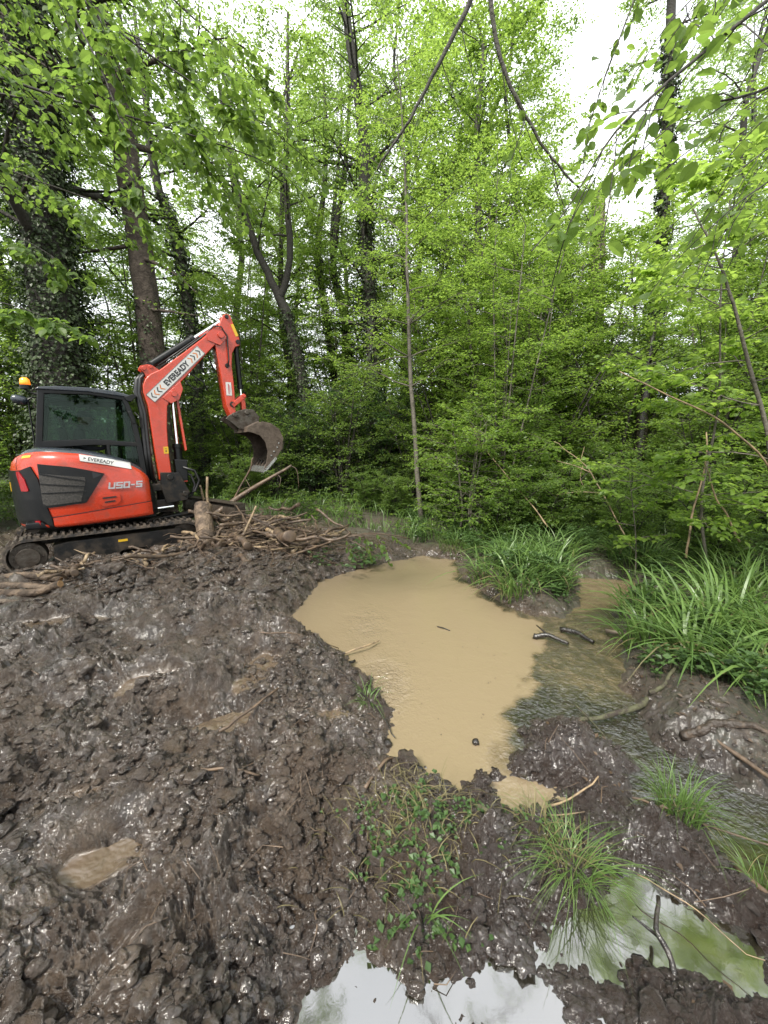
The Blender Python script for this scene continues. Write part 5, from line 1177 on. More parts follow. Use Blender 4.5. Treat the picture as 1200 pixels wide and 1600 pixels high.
# leafy ground cover on both banks
def herbs(name, lab, n, fn, hmax, leaf, m, seed, wd=.7):
    rng = np.random.RandomState(seed); x, y = fn(rng, n); g, _ = terrain(x, y); ok = g > .02; x, y, g = x[ok], y[ok], g[ok]; n = len(x)
    hh = hmax * (.3 + .9 * np.abs(perlin(x * 1.7, y * 1.7))) * rng.uniform(.3, 1, n)
    P = np.repeat(np.stack([x, y, g + hh], -1), 5, 0); a = rng.uniform(0, 6.28, len(P)); D = np.stack([np.cos(a), np.sin(a), rng.uniform(-.3, .4, len(P))], -1)
    N = np.array([0, 0, 1.]) + rng.normal(0, .3, P.shape)
    V, F = leaf_geo(P + rng.normal(0, .012, P.shape), D, N, leaf * rng.uniform(.5, 1.3, len(P)), wd, 'quad', .2)
    st = np.stack([np.stack([x - .0015, y, g - .02], -1), np.stack([x + .0015, y, g - .02], -1), np.stack([x + .0015 + rng.normal(0, .02, n), y, g + hh], -1)], 1).reshape(-1, 3)
    nv = len(V); V = np.concatenate([V, st]); F = F + [np.arange(n * 3).reshape(-1, 3) + nv]
    tag(link_mesh(name, V, F, m, None, False), lab, 'plants', kind='stuff')
def bankherb(rng, n):
    return rng.normal(2.05, .5, n), rng.normal(5.3, .45, n)
herbs('bank_herbs', 'bright leafy herbs growing through the sedge bank', 420, bankherb, .42, .05, herb_m, 308)
def rightbank(rng, n):
    x = rng.uniform(.6, 9, n * 3); y = rng.uniform(2.2, 10.5, n * 3)
    q = np.minimum(sdist(STREAM, x, y), sdist(POND, x, y)); k = (q > .12) & (sdist(MUD, x, y) > .05) & (perlin(x * 1.3 + 5, y * 1.3) > -.15 + .3 * (y < 3.2)); return x[k][:n], y[k][:n]
herbs('woodland_undergrowth', 'low leafy herbs and nettles covering the right bank of the stream', 15000, rightbank, .45, .055, herb_m, 301)
def back(rng, n):
    x = rng.uniform(-16, 18, n * 3); y = rng.uniform(8.5, 22, n * 3); k = (sdist(MUD, x, y) > .2) & (perlin(x * .7 + 5, y * .7) > -.25); return x[k][:n], y[k][:n]
herbs('woodland_ground_cover', 'dark leafy ground cover beneath the trees at the back', 16000, back, .5, .085, leaf_md, 302)
def fgherb(cx, cy, sx, sy):
    return lambda rng, n: (cx + rng.normal(0, sx, n), cy + rng.normal(0, sy, n))
herbs('creeping_herb', 'trampled creeping herb leaves on the foreground mud hump', 110, fgherb(.13, 1.46, .13, .16), .05, .026, herb_m, 303, .85)
herbs('trampled_grass_leaves', 'muddy small leaves pressed along the foreground shore', 110, fgherb(.42, 1.62, .26, .07), .04, .020, herb_m, 304, .85)
rng = np.random.RandomState(305); n = 360; x = .12 + rng.normal(0, .17, n); y = 1.58 + rng.normal(0, .15, n); g, _ = terrain(x, y); k = g > .03; x, y, g = x[k], y[k], g[k]; a = rng.uniform(0, 6.28, len(x))
V, F = blades_geo(rng, np.stack([x, y, g], -1), rng.uniform(.05, .13, len(x)), np.stack([np.cos(a), np.sin(a)], -1) * rng.uniform(.7, 1.6, len(x))[:, None], np.full(len(x), .004), 4, 1.)
tag(link_mesh('trampled_grass', V, [F], sedge_y), 'flattened grass blades trodden into the foreground mud', 'grass', kind='stuff')
# dense far woodland closing the view
rng = np.random.RandomState(306); n = 150000; a = rng.uniform(-R(80), R(80), n); r = rng.uniform(24, 46, n); x, y = r * np.sin(a), r * np.cos(a)
top = 4.2 + 2.0 * perlin(x * .25, y * .25) + 1.2 * perlin(x * .8, y * .8); z = rng.uniform(0, 1, n) ** .8 * top
P = np.stack([x, y, z], -1); D = rng.normal(0, 1, P.shape); D[:, 2] *= .4; N = np.array([0, 0, 1.]) + rng.normal(0, .5, P.shape)
V, F = leaf_geo(P, D, N, rng.uniform(.14, .34, n), .7, 'quad', .2)
tag(link_mesh('distant_woodland', V, F, leaf_hi, None, False), 'mass of distant woodland foliage closing the view behind the trees', 'woodland', kind='stuff')

# ------------------------------------------------------------------ sticks, branches and logs
def smooth_path(P, k=4):
    P = np.array(P, float); n = len(P); t = np.arange(n); tt = np.linspace(0, n - 1, (n - 1) * k + 1); Q = np.stack([np.interp(tt, t, P[:, i]) for i in range(3)], -1)
    for _ in range(2): Q[1:-1] = (Q[:-2] + 2 * Q[1:-1] + Q[2:]) / 4
    return Q
srng = np.random.RandomState(77)
def stick(name, path, r0, r1, m, lab, cat='stick', group='brushwood in the pile', twigs=(), k=8, rough=.012, cut=None):
    Q = smooth_path(path, 5 if len(path) < 4 else 4); n = len(Q); L_ = np.linalg.norm(Q[-1] - Q[0]); nz_ = srng.normal(0, 1, Q.shape)
    for _ in range(3): nz_[1:-1] = (nz_[:-2] + 2 * nz_[1:-1] + nz_[2:]) / 4
    Q[1:-1] += nz_[1:-1] * min(rough, L_ * .022) * 1.3
    b = MB(); rr = np.linspace(r0, r1, n) * (1 + srng.normal(0, .06, n)); b.tube(Q, rr, k)
    for tw in twigs:
        T = smooth_path(tw[0], 3); b.tube(T, np.linspace(tw[1], tw[1] * .4, len(T)), 5)
    o = b.build(name, m, None, smooth=True)
    c = Vector(Q.mean(0)); 
    for v in o.data.vertices: v.co -= c
    o.location = c
    tag(o, lab, cat, group)
    if cut:
        for e, s_ in ((Q[0], Q[1]), (Q[-1], Q[-2])):
            d = (e - s_); d /= np.linalg.norm(d); w = MB(); rx = (r0 if e is Q[0] or np.allclose(e, Q[0]) else r1)
            w.tube([e - d * .01 - np.array(c), e + d * .004 - np.array(c)], [rx * .97, rx * .90], 12); w.build('cut_end', cut, o)
    return o
stick('log', [(-2.73, 5.88, .10), (-2.85, 6.1, .56), (-3.0, 6.42, .98)], .15, .135, log_m, 'thick short log standing upright against the dozer blade', 'log', k=16, rough=.012, cut=bark_pale)
for lab, pth, r, mm in [('pale cut log poking out at the front of the pile beside the upright log', [(-2.95, 5.85, .22), (-2.5, 6.1, .38), (-2.2, 6.35, .45)], .07, bark_pale),
                        ('brown log lying across the middle of the pile', [(-2.7, 6.5, .62), (-2.1, 6.55, .66), (-1.6, 6.5, .55)], .06, log_m), ('mottled log at the back of the pile under the rising branch', [(-2.9, 7.0, .62), (-2.4, 7.0, .70), (-1.9, 6.9, .62)], .055, log_m),
                        ('thin pale log sloping down the pond side of the pile', [(-1.9, 6.2, .62), (-1.55, 6.1, .48), (-1.2, 6.05, .30)], .04, stick_p), ('short pale log lying beside the track behind the left-edge logs', [(-4.2, 5.0, .30), (-3.8, 5.15, .30), (-3.4, 5.3, .28)], .045, bark_pale),
                        ('dark log end jutting towards the camera from the pile', [(-2.35, 5.75, .24), (-2.25, 6.1, .42), (-2.2, 6.5, .55)], .055, log_m)]:
    stick('log', pth, r, r * .85, mm, lab, 'log', 'logs in the brush pile', k=12, cut=wood_cut, rough=.012)
stick('split_log', [(-3.40, 6.0, .34), (-3.1, 6.35, .42), (-2.75, 6.75, .42)], .085, .08, bark_pale, 'split log with a raw orange face lying beside the upright log', 'log', k=9, rough=.012, cut=wood_cut)
stick('split_branch', [(-2.25, 6.05, .38), (-1.95, 5.85, .28), (-1.74, 5.7, .20)], .055, .045, wood_cut, 'orange freshly torn branch sliding down the pile towards the mud', rough=.01)
stick('split_branch', [(-1.74, 5.62, .20), (-1.50, 5.42, .12), (-1.25, 5.2, .05)], .045, .022, wood_cut, 'orange splintered branch end lying on the mud at the pond edge', rough=.012)
stick('split_branch', [(-2.1, 6.8, .55), (-1.75, 6.4, .50), (-1.32, 6.0, .30), (-1.08, 5.8, .24)], .035, .03, stick_p, 'peeled pinkish branch reaching out of the pile towards the pond', cut=wood_cut)
stick('broken_branch', [(-3.25, 7.1, .62), (-2.65, 7.3, 1.07), (-2.16, 7.3, 1.36), (-1.72, 7.3, 1.61)], .055, .022, stick_m, 'long thick branch rising out of the pile below the digger bucket', twigs=[([(-1.75, 7.3, 1.60), (-1.61, 7.3, 1.56), (-1.60, 7.3, 1.18)], .010), ([(-2.0, 7.3, 1.44), (-1.9, 7.25, 1.38), (-1.95, 7.2, 1.2)], .008), ([(-2.5, 7.3, 1.18), (-2.62, 7.35, 1.38)], .008)])
stick('broken_branch', [(-3.0, 7.4, .72), (-2.78, 7.4, 1.10), (-2.52, 7.4, 1.55), (-2.46, 7.4, 1.75)], .024, .010, stick_m, 'thin branch standing up towards the bucket teeth', twigs=[([(-2.8, 7.4, 1.08), (-2.62, 7.35, 1.2), (-2.5, 7.3, 1.18)], .008)])
stick('pale_stick', [(-2.40, 5.85, .22), (-2.16, 6.0, .65), (-2.02, 6.1, 1.02)], .026, .014, stick_p, 'pale straight stick leaning upright in the middle of the pile')
stick('stake', [(-3.36, 7.35, .6), (-3.37, 7.4, 1.0), (-3.35, 7.4, 1.39)], .035, .024, stick_p, 'taller of two pale broken stakes standing behind the dozer blade')
stick('stake', [(-3.40, 7.45, .6), (-3.48, 7.5, .95), (-3.55, 7.5, 1.22)], .032, .02, stick_p, 'shorter leaning pale stake standing behind the dozer blade')
lg = empty('fallen_branch', (-.98, 5.8, .46)); tag(lg, 'long thin branch arching from the mud over the pond shore', 'branch', 'brushwood in the pile')
o = stick('stem', [(-2.15, 4.85, .08), (-1.62, 5.3, .32), (-.98, 5.8, .46), (-.31, 6.2, .56), (.43, 6.4, .42)], .024, .008, stick_m, None, None, None, twigs=[([(-.98, 5.8, .46), (-.6, 5.95, .56), (-.1, 6.0, .60), (.1, 6.0, .45)], .010), ([(-.6, 6.0, .52), (-.3, 5.9, .4), (-.1, 5.9, .22)], .007)])
o.location = Vector(o.location) - Vector(lg.location); o.parent = lg
p = Plant(150, .075, .7, 'oval', droop=.9)
for a_, b_ in (((-.4, 5.95, .58), (0.05, 5.9, .35)), ((-.1, 6.0, .6), (.1, 5.9, .12)), ((-.3, 5.95, .5), (-.15, 5.85, .18)), ((-.6, 5.95, .5), (-.5, 5.9, .25)), ((.1, 6.25, .5), (.4, 6.35, .3))): p.twig_leaves(np.array(a_), np.array(b_), 14)
P_ = np.concatenate(p.P) - np.array(lg.location); D_ = np.concatenate(p.D); V, F = leaf_geo(P_, D_, np.array([0, 0, 1.]) + p.rng.normal(0, .4, P_.shape), np.concatenate(p.L), .7, 'oval'); link_mesh('foliage', V, F, leaf_md, lg, False)
p = Plant(151, .075, .72, 'oval', flat=.3, droop=.1)
for k in range(14):
    a = p.rng.uniform(0, 6.28); p.spray((-.65 + .3 * math.cos(a) * p.rng.uniform(0, 1), 5.95 + .15 * math.sin(a), .16), (math.cos(a), math.sin(a) * .5, .25), .45, .006, nsub=6, lv=1, nl=3, sublen=.4)
p.build('leafy_cutting', 'bright green leafy cutting lying on the bank at the edge of the brush pile', 'branch', stick_m, herb_m, 'brushwood in the pile', parts=('stem', 'foliage'))
for lab, path, r in [('upper of the two thick logs at the left edge', [(-5.4, 4.45, .40), (-4.97, 4.4, .34), (-4.53, 4.4, .27), (-4.13, 4.35, .20), (-3.76, 4.35, .17)], .052),
                     ('lower of the two thick logs at the left edge', [(-5.2, 4.2, .15), (-4.79, 4.2, .17), (-4.35, 4.2, .18), (-3.93, 4.2, .14), (-3.64, 4.2, .14)], .048),
                     ('thin pale log lowest at the left edge', [(-4.8, 4.0, .14), (-4.44, 4.0, .14), (-4.17, 4.0, .12), (-3.9, 4.0, .12)], .030),
                     ('short dark log behind the pair at the left edge', [(-4.9, 4.7, .30), (-4.5, 4.7, .28), (-4.1, 4.75, .24)], .045)]:
    path = [(x, y, hz(x, y) + r * .9) for x, y, z in path]
    stick('fallen_log', path, r, r * .85, log_m if 'pale' not in lab else bark_pale, lab, 'log', 'logs at the left edge', k=12, cut=wood_cut, rough=.010)
# the rest of the brushwood, copies of a few shapes
base = []
for k in range(5):
    L = 1.0; P = [(0, 0, 0)]
    for i in range(5): P.append((P[-1][0] + .2, P[-1][1] + srng.normal(0, .018), P[-1][2] + srng.normal(0, .018)))
    base.append((np.array(P), k))
PL = [('stick', 'grey-brown stick tangled in the brushwood pile in front of the excavator'), ('pale_stick', 'pale bark-stripped stick tangled in the brushwood pile in front of the excavator')]
proto = {}
for i in range(110):
    k = i % 5; pale = (i % 10) in (3, 7, 9); key = (k, pale)
    if i < 78: x = srng.normal(-1.95, .62); y = srng.normal(6.28, .45); z = hz(x, y) + abs(srng.normal(0, .16)) + .02 + .12 * math.exp(-((x + 2.3) ** 2 + (y - 6.7) ** 2) * 2)
    else: x = srng.uniform(-4.4, -2.6); y = 4.75 + (x + 4.4) * .5 + srng.normal(0, .18); z = hz(x, y) + .03 + abs(srng.normal(0, .04))
    if y < 6.0 and x > -1.1: x -= .8
    L = srng.uniform(.5, 1.5) if i < 78 else srng.uniform(.25, .8); r = srng.uniform(.5, 2.0) * (1.4 if srng.uniform() < .15 else 1)
    rt = (srng.normal(0, .12), srng.normal(0, .16), srng.uniform(0, 6.28) if i >= 78 else srng.choice([.4, 2.7, -.5, 1.0, 2.2]) + srng.normal(0, .4))
    if key not in proto:
        P, _ = base[k]; o = stick(PL[pale][0], P - P.mean(0), .016, .009, stick_p if pale else stick_m, PL[pale][1], group='pale sticks in the brush pile' if pale else 'grey sticks in the brush pile', twigs=[([tuple(P[3] - P.mean(0)), tuple(P[3] - P.mean(0) + (.12, .09 * (-1) ** k, .05))], .006)], rough=.006); proto[key] = o
    else: o = proto[key].copy(); COL.objects.link(o)
    o.location = (x, y, z); o.rotation_euler = rt; o.scale = (L, r, r)
    if i < 78 and i % 9 == 4 and not pale: o.scale = (L, r * 1.9, r * 1.9)
    if i >= 78:
        o['label'] = 'pale stick lying in the mud alongside the excavator track' if pale else 'grey-brown stick lying in the mud alongside the excavator track'
        o['group'] = 'pale sticks beside the track' if pale else 'grey sticks beside the track'
# individual sticks in the mud and water
def gp(pts, dz=.02, wl=True): return [(x, y, max(hz(x, y), 0) + dz) for x, y in pts]
GM = 'sticks lying about the mud and water'
stick('mossy_branch', [(1.16, 2.40, .05), (1.45, 2.46, .05), (1.7, 2.5, .07), (1.93, 2.6, .10)], .011, .022, moss_m, 'mossy branch lying across the running stream', group=GM, k=9, twigs=[([(1.40, 2.62, .05), (1.42, 2.45, .06), (1.42, 2.25, .08)], .008)])
stick('wet_log', [(x, y, hz(x, y) + q) for x, y, q in ((1.92, 2.24, .0), (2.0, 2.2, .022), (2.08, 2.21, .024), (2.17, 2.15, .026), (2.27, 2.16, .018), (2.36, 2.11, -.01))], .030, .018, rotwood, 'dark rotten branch half sunk in the right bank below the sedge', 'log', GM, k=12, rough=.02)
stick('fallen_branch', [(1.97, 2.36, .16), (2.1, 2.05, .13), (2.15, 1.75, .10), (2.1, 1.45, .08)], .014, .010, stick_m, 'long thin branch lying down the right bank at the frame edge', group=GM)
stick('mossy_branch', [(1.95, 2.62, .14), (2.1, 2.66, .20), (2.25, 2.78, .26)], .016, .010, moss_m, 'short mossy branch under the largest sedge clump', group=GM)
stick('fallen_branch', [(1.30, 1.78, .10), (1.5, 1.70, .05), (1.8, 1.58, .05), (2.0, 1.5, .06)], .006, .004, stick_m, 'thin twig across the stream beside the grass tussock', group=GM)
stick('broken_branch', gp([(.22, 1.82), (.36, 1.72), (.50, 1.60)], .015), .011, .014, moss_m, 'broken branch with mossy bark among the foreground herbs', group=GM)
stick('twig', [(.50, 1.60, .14), (.72, 1.66, .12), (.95, 1.72, .13), (1.15, 1.84, .17)], .007, .004, stick_p, 'pale twig running beside the small tan pool', group=GM, twigs=[([(.72, 1.66, .12), (.86, 1.65, .13), (1.0, 1.68, .12)], .006)])
stick('twig', gp([(-.1, 1.78), (0.0, 1.92), (.1, 2.04)], .02), .010, .006, stick_m, 'dark twig pointing at the near tip of the pond', group=GM, twigs=[([(-.1, 1.9, .15), (.0, 1.92, .16)], .005)])
stick('twig', gp([(-1.08, 3.2), (-.75, 3.3), (-.43, 3.46)], .03), .008, .005, stick_m, 'dark twig lying along the left shore of the pond', group=GM)
stick('twig', gp([(-.62, 3.2), (-.3, 2.85), (.0, 2.47), (.07, 2.30)], .03), .007, .004, darkwood, 'long dark twig curving down the left shore into the water', group=GM)
stick('broken_branch', gp([(-1.0, 2.12), (-.86, 2.3), (-.74, 2.5)], .04), .010, .007, stick_m, 'short stick beside the deep rut in the mud', group=GM)
stick('twig', [(-.42, 3.33, .03), (-.22, 3.42, .05), (-.05, 3.60, .04)], .010, .007, stick_p, 'pale twig floating at the left edge of the pond', group=GM)
stick('twig', [(-.46, 3.12, .08), (-.38, 3.16, .05), (-.26, 3.24, .03)], .016, .012, darkwood, 'dark stub sticking out of the left shore into the pond', group=GM)
stick('twig', [(.58, 3.98, .005), (.64, 3.92, .012), (.70, 3.88, .005)], .007, .005, darkwood, 'tiny dark twig floating in the middle of the pond', group=GM)
stick('twig', gp([(-.56, 1.46), (-.52, 1.40), (-.47, 1.36)], .01), .005, .003, stick_m, 'short brown stub in the foreground mud', group=GM)
stick('twig', gp([(-.27, 1.28), (-.25, 1.22), (-.29, 1.14)], .01), .0035, .002, stick_m, 'curved brown twig at the edge of the foreground mud', group=GM)
stick('twig', gp([(-3.5, 3.4), (-3.0, 3.0), (-2.5, 2.6)], .03), .008, .005, stick_m, 'thin twig in the mud near the left edge', group=GM)
stick('twig', gp([(-1.0, 1.85), (-.82, 1.80), (-.66, 1.84)], .02), .008, .005, stick_m, 'twig half sunk in the middle of the mud', group=GM)
stick('driftwood', [(1.52, 3.72, .03), (1.66, 3.68, .06), (1.80, 3.55, .03)], .028, .016, darkwood, 'black driftwood piece where the pond spills into the stream', group=GM, twigs=[([(1.66, 3.68, .05), (1.6, 3.85, .08)], .014)])
stick('driftwood', [(1.85, 3.85, .03), (1.98, 3.75, .05), (2.06, 3.58, .03)], .030, .016, darkwood, 'second black driftwood piece nearer the sedge bank', group=GM)
stick('driftwood', [(2.3, 3.8, .04), (2.42, 3.72, .06), (2.5, 3.6, .04)], .02, .016, bark_pale, 'pale wet wood chunk at the stream bend', group=GM)
stick('twig', [(1.02, 1.06, .02), (1.06, 1.14, .06), (1.02, 1.22, .10), (1.10, 1.30, .13)], .014, .007, darkwood, 'dark forked root standing in the foreground puddle', group=GM, twigs=[([(1.03, 1.20, .09), (.96, 1.24, .12)], .007)])
stick('twig', [(.66, .93, .01), (.70, .90, .035), (.76, .86, .01)], .014, .010, darkwood, 'small dark knot of wood in the nearest puddle', group=GM)
stick('twig', [(1.10, 1.42, .08), (1.25, 1.28, .09), (1.36, 1.12, .10)], .0025, .0018, stick_p, 'white root thread lying along the puddle edge', group=GM)
stick('fallen_branch', [(1.55, 1.45, .08), (1.62, 1.25, .10), (1.60, 1.05, .12)], .012, .009, stick_m, 'dark stick on the mud at the lower right', group=GM)
GD = 'bare dead branches among the bushes'
stick('dead_branch', [(3.0, 7.0, 2.04), (3.25, 6.95, 1.85), (3.43, 6.9, 1.71), (3.62, 6.8, 1.49), (3.76, 6.6, 1.12), (3.78, 6.2, .75), (3.9, 5.9, .30)], .005, .014, stick_p, 'forked pale dead branch leaning above the stream inlet', 'branch', GD, twigs=[([(3.62, 6.8, 1.49), (3.38, 6.9, 1.62), (3.08, 7.0, 1.70)], .012), ([(3.74, 6.65, 1.16), (3.4, 6.8, 1.18), (3.07, 6.9, 1.10)], .010), ([(3.5, 6.9, 1.62), (3.45, 6.9, 1.4), (3.5, 6.8, 1.25)], .006), ([(3.45, 6.9, 1.7), (3.5, 6.9, 1.95)], .007)])
stick('dead_branch', [(2.2, 3.8, 2.62), (2.52, 3.8, 2.48), (2.91, 3.8, 2.30), (3.42, 3.9, 2.12), (3.9, 4.0, 1.80), (4.3, 4.1, 1.2)], .005, .012, stick_p, 'pale arching branch crossing the near right bank', 'branch', GD)
stick('dead_branch', [(3.68, 4.6, .60), (3.68, 4.6, 1.09), (3.74, 4.6, 1.62), (3.73, 4.6, 2.1)], .013, .007, stick_p, 'thin pale upright stem among the right bank sedge', 'branch', GD)
stick('dead_branch', [(4.3, 4.6, .80), (4.1, 4.6, 1.15), (3.92, 4.6, 1.35), (3.78, 4.6, 1.70)], .012, .007, stick_p, 'thin pale stem leaning against the upright one on the right bank', 'branch', GD)
stick('dead_branch', [(1.75, 8.1, 2.4), (1.95, 7.9, 2.0), (2.36, 7.6, 1.44), (2.75, 7.2, .9), (3.0, 7.0, .5)], .006, .014, stick_p, 'leaning pale dead stem behind the sedge bank', 'branch', GD)

# ------------------------------------------------------------------ clods and litter
def ico(sub=2):
    import bmesh
    b = bmesh.new(); bmesh.ops.create_icosphere(b, subdivisions=sub, radius=1); V = np.array([v.co[:] for v in b.verts]); F = np.array([[v.index for v in f.verts] for f in b.faces]); b.free(); return V, F
IV, IF = ico(); ICO = (ico(2), ico(3))
def clods(name, lab, n, fn, size, m, seed, sink=.35, flat=.7, sig=.38, lev=0, gmin=.012):
    rng = np.random.RandomState(seed); x, y = fn(rng, n); g, c = terrain(x, y); ok = (g > gmin); g = np.maximum(g, -.006); x, y, g, c = x[ok], y[ok], g[ok], c[ok]; n = len(x)
    s = size * np.exp(np.clip(rng.normal(0, sig, n), -1, .9)); ph = rng.uniform(0, 100, n)
    sc = np.stack([s * rng.uniform(.7, 1.4, n), s * rng.uniform(.7, 1.4, n), s * flat * rng.uniform(.6, 1.2, n)], -1)
    IV, IF = ICO[lev]; U = IV[None] * np.ones((n, 1, 1)); q = IV[None] * 1.1 + ph[:, None, None]
    d = 1 + .75 * perlin3(q[..., 0], q[..., 1], q[..., 2]) + .55 * (.3 - np.abs(perlin3(q[..., 0] * 2.3, q[..., 1] * 2.3, q[..., 2] * 2.3)))
    if lev == 1: d = d - .35 * np.abs(perlin3(q[..., 0] * 5, q[..., 1] * 5, q[..., 2] * 5)) + .1
    U = U * d[..., None] * sc[:, None]; a = rng.uniform(0, 6.28, n)[:, None]
    X = U[..., 0] * np.cos(a) - U[..., 1] * np.sin(a); Y = U[..., 0] * np.sin(a) + U[..., 1] * np.cos(a)
    V = np.stack([X + x[:, None], Y + y[:, None], U[..., 2] + g[:, None] + (sc[:, 2] * (1 - 2 * sink))[:, None] * .6], -1).reshape(-1, 3)
    F = (IF[None] + (np.arange(n) * len(IV))[:, None, None]).reshape(-1, 3)
    o = link_mesh(name, V, [F], m); ca = o.data.color_attributes.new('masks', 'FLOAT_COLOR', 'POINT')
    c = np.concatenate([c * np.array([1, .25, 1]), np.ones((n, 1))], 1); c[:, 0] = 1
    ca.data.foreach_set('color', np.repeat(c, len(IV), 0).astype(np.float32).ravel()); tag(o, lab, 'mud', kind='stuff')
gm = bpy.data.materials['wet_mud']
def leftmud(rng, n):
    r = 1.0 * (7.5 / 1.0) ** rng.uniform(0, 1, n * 3); a = rng.uniform(-R(62), R(30), n * 3); x, y = r * np.sin(a), r * np.cos(a)
    k = (sdist(MUD, x, y) < 0) & (perlin(x * 1.9 + 7, y * 1.9) + .5 * perlin(x * 5, y * 5) > rng.uniform(-.3, .5, len(x))); return x[k][:n], y[k][:n]
def leftmud2(rng, n):
    x, y = leftmud(rng, n * 3); s_ = rng.uniform(0, 1, len(x)) < sstep(1.2, 3.5, np.hypot(x, y)) + .12; return x[s_][:n], y[s_][:n]
clods('mud_clods', 'countless wet clods and crumbs of churned mud', 9000, leftmud, .0115, gm, 401, .2, sig=.5)
clods('large_mud_clods', 'larger lumps of dug mud scattered over the bank', 650, leftmud2, .026, gm, 402, .2, sig=.45, lev=1)
clods('spoil_clods', 'dark lumpy spoil heaped before the brushwood', 900, lambda r, n: (r.normal(-2.4, .85, n), r.normal(5.3, .5, n)), .036, gm, 403, .1, lev=1)
clods('bank_clods', 'dark crumbling clods along the pond and stream banks', 2600, lambda r, n: (r.uniform(-.6, 1.9, n), r.uniform(1.0, 2.5, n)), .011, gm, 404, .25)
def spit(r, n):
    t = r.uniform(0, 1, n); return .60 + .36 * t + r.normal(0, .025, n), 1.15 - .20 * t + r.normal(0, .03, n)
def trk(r, n):
    t = r.uniform(-.1, 1.1, n); o = r.normal(-.22, .13, n); x0, y0, x1, y1 = -4.85, 4.95, -3.25, 6.1
    dx, dy = x1 - x0, y1 - y0; L = math.hypot(dx, dy); return x0 + dx * t + dy / L * -o * -1, y0 + dy * t - dx / L * -o * -1
clods('track_clods', 'mud clods pushed up along the near track of the excavator', 420, trk, .030, gm, 408, .1, lev=1)
clods('puddle_clods', 'line of dark half-drowned clods crossing the foreground puddle', 150, spit, .017, gm, 406, .2, lev=1, gmin=-1)
clods('puddle_edge_clods', 'scattered clods standing in the nearest puddle', 60, lambda r, n: (r.uniform(-.3, .9, n), r.uniform(.8, 1.14, n)), .011, gm, 407, .2, gmin=-1)
clods('right_bank_clods', 'dark soil crumbs on the right bank below the sedge', 900, lambda r, n: (r.uniform(1.9, 3.4, n), r.uniform(1.2, 3.4, n)), .012, gm, 405, .3)
def litter(rng, n):
    x = rng.uniform(-1.5, 4.2, n * 4); y = rng.uniform(1.0, 9, n * 4); k = (x > .9) | (y > 7); return x[k][:n], y[k][:n]
rng = np.random.RandomState(430); x, y = litter(rng, 3200); g, _ = terrain(x, y); k = g > .02; x, y, g = x[k], y[k], g[k]; n = len(x)
D = rng.normal(0, 1, (n, 3)); D[:, 2] *= .25; V, F = leaf_geo(np.stack([x, y, g + .006], -1), D, np.array([0, 0, 1.]) + rng.normal(0, .3, (n, 3)), rng.uniform(.012, .05, n), .6, 'quad', .25)
tag(link_mesh('leaf_litter', V, F, leaf_mat('dead_leaf', (.13, .085, .05), (.06, .042, .028), (.08, .05, .03), (.05, .03, .02), rough=.5, mixf=.2), None, False), 'brown dead leaves scattered on the stream banks', 'leaves', kind='stuff')
# floating crumbs and clods in the pond
for k, (x, y, s, lab) in enumerate([(.02, 2.26, .030, 'round dark clod standing in the pond by the near left shore'), (.60, 2.28, .024, 'pointed black clod in the pond near the small tan pool'), (-.08, 2.42, .014, 'tiny clod just off the left shore of the pond')]):
    V = IV * (1 + .35 * perlin(IV[:, 0] * 2 + k * 5, IV[:, 1] * 2 + IV[:, 2]))[:, None] * np.array([s, s, s * .9]); o = link_mesh('clod', V, [IF], darkwood); o.location = (x, y, s * .45); tag(o, lab, 'clod', 'clods standing in the pond')
rng = np.random.RandomState(410); n = 260; x = rng.uniform(-1.1, 1.8, n); y = rng.uniform(2.0, 6.6, n); k = sdist(POND, x, y) < -.04; x, y = x[k], y[k]; n = len(x)
D = np.stack([rng.normal(0, 1, n), rng.normal(0, 1, n), np.zeros(n)], -1); V, F = leaf_geo(np.stack([x, y, np.full(n, .004)], -1), D, np.array([0, 0, 1.]) + 0 * D, rng.uniform(.006, .022, n), .6, 'quad', .1)
tag(link_mesh('floating_specks', V, F, stick_m, None, False), 'specks of bark and leaf floating on the tan pond', 'debris', kind='stuff')
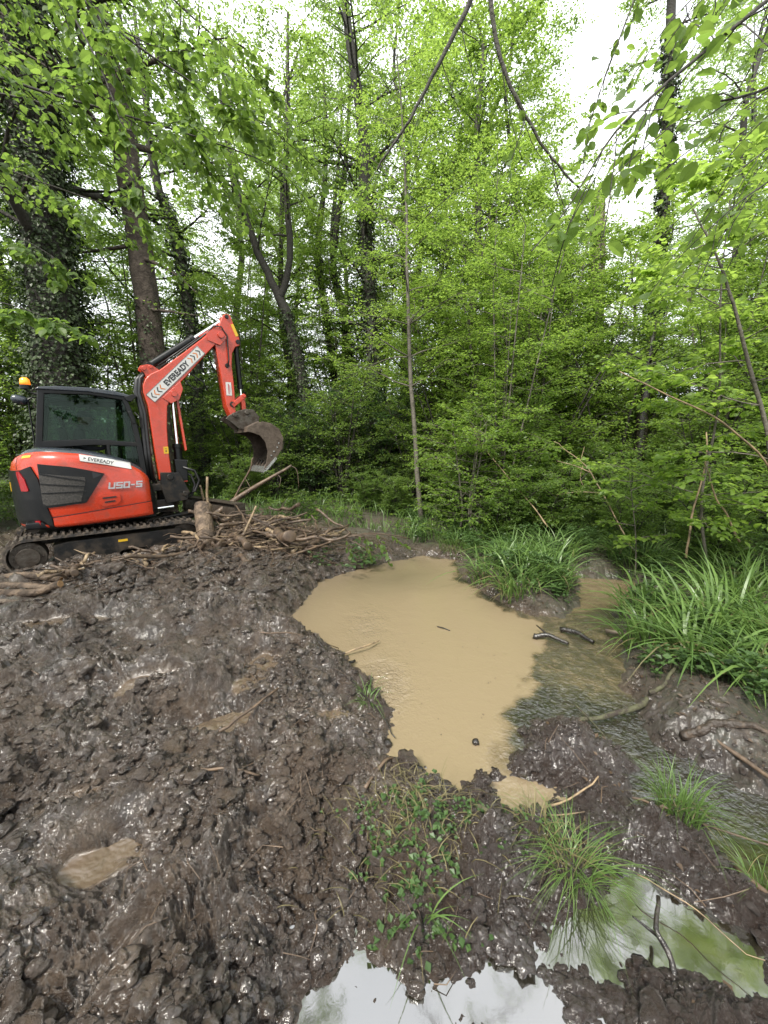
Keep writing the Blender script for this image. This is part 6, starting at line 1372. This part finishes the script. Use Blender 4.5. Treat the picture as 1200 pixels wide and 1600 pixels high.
# fine twigs and roots litter
tb = TB(); rng = np.random.RandomState(420)
for i in range(900):
    if i < 420: x, y = rng.normal(-1.9, .75), rng.normal(6.3, .6); L = rng.uniform(.15, .6); rad = rng.uniform(.003, .008); dz = abs(rng.normal(0, .12)) + .18 * math.exp(-((x + 2.3) ** 2 + (y - 6.7) ** 2) * 2)
    elif i < 620: x, y = rng.uniform(-4.4, -2.0), rng.uniform(4.2, 6.0); L = rng.uniform(.1, .4); rad = rng.uniform(.003, .006); dz = .02
    else:
        x, y = rng.uniform(-1.2, 1.7), rng.uniform(1.1, 3.6); L = rng.uniform(.04, .2); rad = rng.uniform(.0012, .003); dz = .012
    a = rng.uniform(0, 6.28); p0 = np.array([x - L / 2 * math.cos(a), y - L / 2 * math.sin(a)]); p1 = np.array([x + L / 2 * math.cos(a), y + L / 2 * math.sin(a)])
    z0, zm, z1 = (float(v) for v in terrain([p0[0], x, p1[0]], [p0[1], y, p1[1]])[0])
    if min(z0, z1) < .0: continue
    P = [(p0[0], p0[1], z0 + dz), (x + rng.normal(0, .02) * L, y + rng.normal(0, .02), max(zm, (z0 + z1) / 2) + dz + .01), (p1[0], p1[1], z1 + dz + rng.normal(0, .03) * (dz > .05))]
    tb.tube(P, [rad, rad * .8, rad * .5], 4)
tag(tb.build('twig_litter', stick_m), 'fine broken twigs and roots littering the pile and the mud', 'twigs', kind='stuff')

# ------------------------------------------------------------------ labels that single out the plants of the wood
LM = [(0, 'at the far left edge beyond the work light'), (90, 'behind the cab and massive ivy trunk'), (190, 'just left of the bare brown trunk'), (270, 'behind the excavator boom'), (345, 'behind the digger arm'), (420, 'beyond the bucket'), (490, 'beside the slender twin trunks'), (560, 'left of the tall central tree'), (620, 'between the tall central tree and the slim sapling'), (690, 'just right of the slim sapling'), (770, 'beyond the sedge bank'), (850, 'left of the pale dead trunk'), (930, 'around the pale dead trunk'), (1000, 'beside the ivy-wrapped trunk'), (1080, 'right of the ivy-wrapped trunk'), (1160, 'behind the leaning hazel stem'), (1260, 'at the far right edge')]
ORD = ['nearest', 'second nearest', 'third nearest', 'fourth nearest', 'fifth nearest', 'sixth nearest', 'seventh nearest', 'eighth nearest', 'ninth nearest', 'tenth nearest']
KL = {'broadleaf_tree': 'tall leafy woodland tree', 'hazel_tree': 'tall bright green many-stemmed hazel', 'hazel_bush': 'leafy green hazel bush', 'holly_bush': 'dark evergreen bush', 'bramble_bush': 'low arching bramble bush'}
buck = {}
for o in list(COL.objects):
    if o.type != 'EMPTY' or o.get('group') not in (GT, GH, GB): continue
    w = o.location; kind = o.name.split('.')[0]
    if w.y < 1.5 or abs(w.x / w.y) > 1.15: o['label'] = KL[kind] + ' outside the picture, seen only in reflections'; o['group'] = o['group'] + ' out of view'; continue
    u = 600 + 609 * w.x / (w.y * math.cos(R(9.1)) + 1.2 * math.sin(R(9.1)))
    lm = min(LM, key=lambda q: abs(q[0] - u))[1]; buck.setdefault((kind, lm), []).append((w.length, o))
for (kind, lm), L in buck.items():
    L.sort(key=lambda q: q[0])
    for i, (_, o) in enumerate(L): o['label'] = (ORD[i] + ' ' if len(L) > 1 else '') + KL[kind] + ' ' + lm
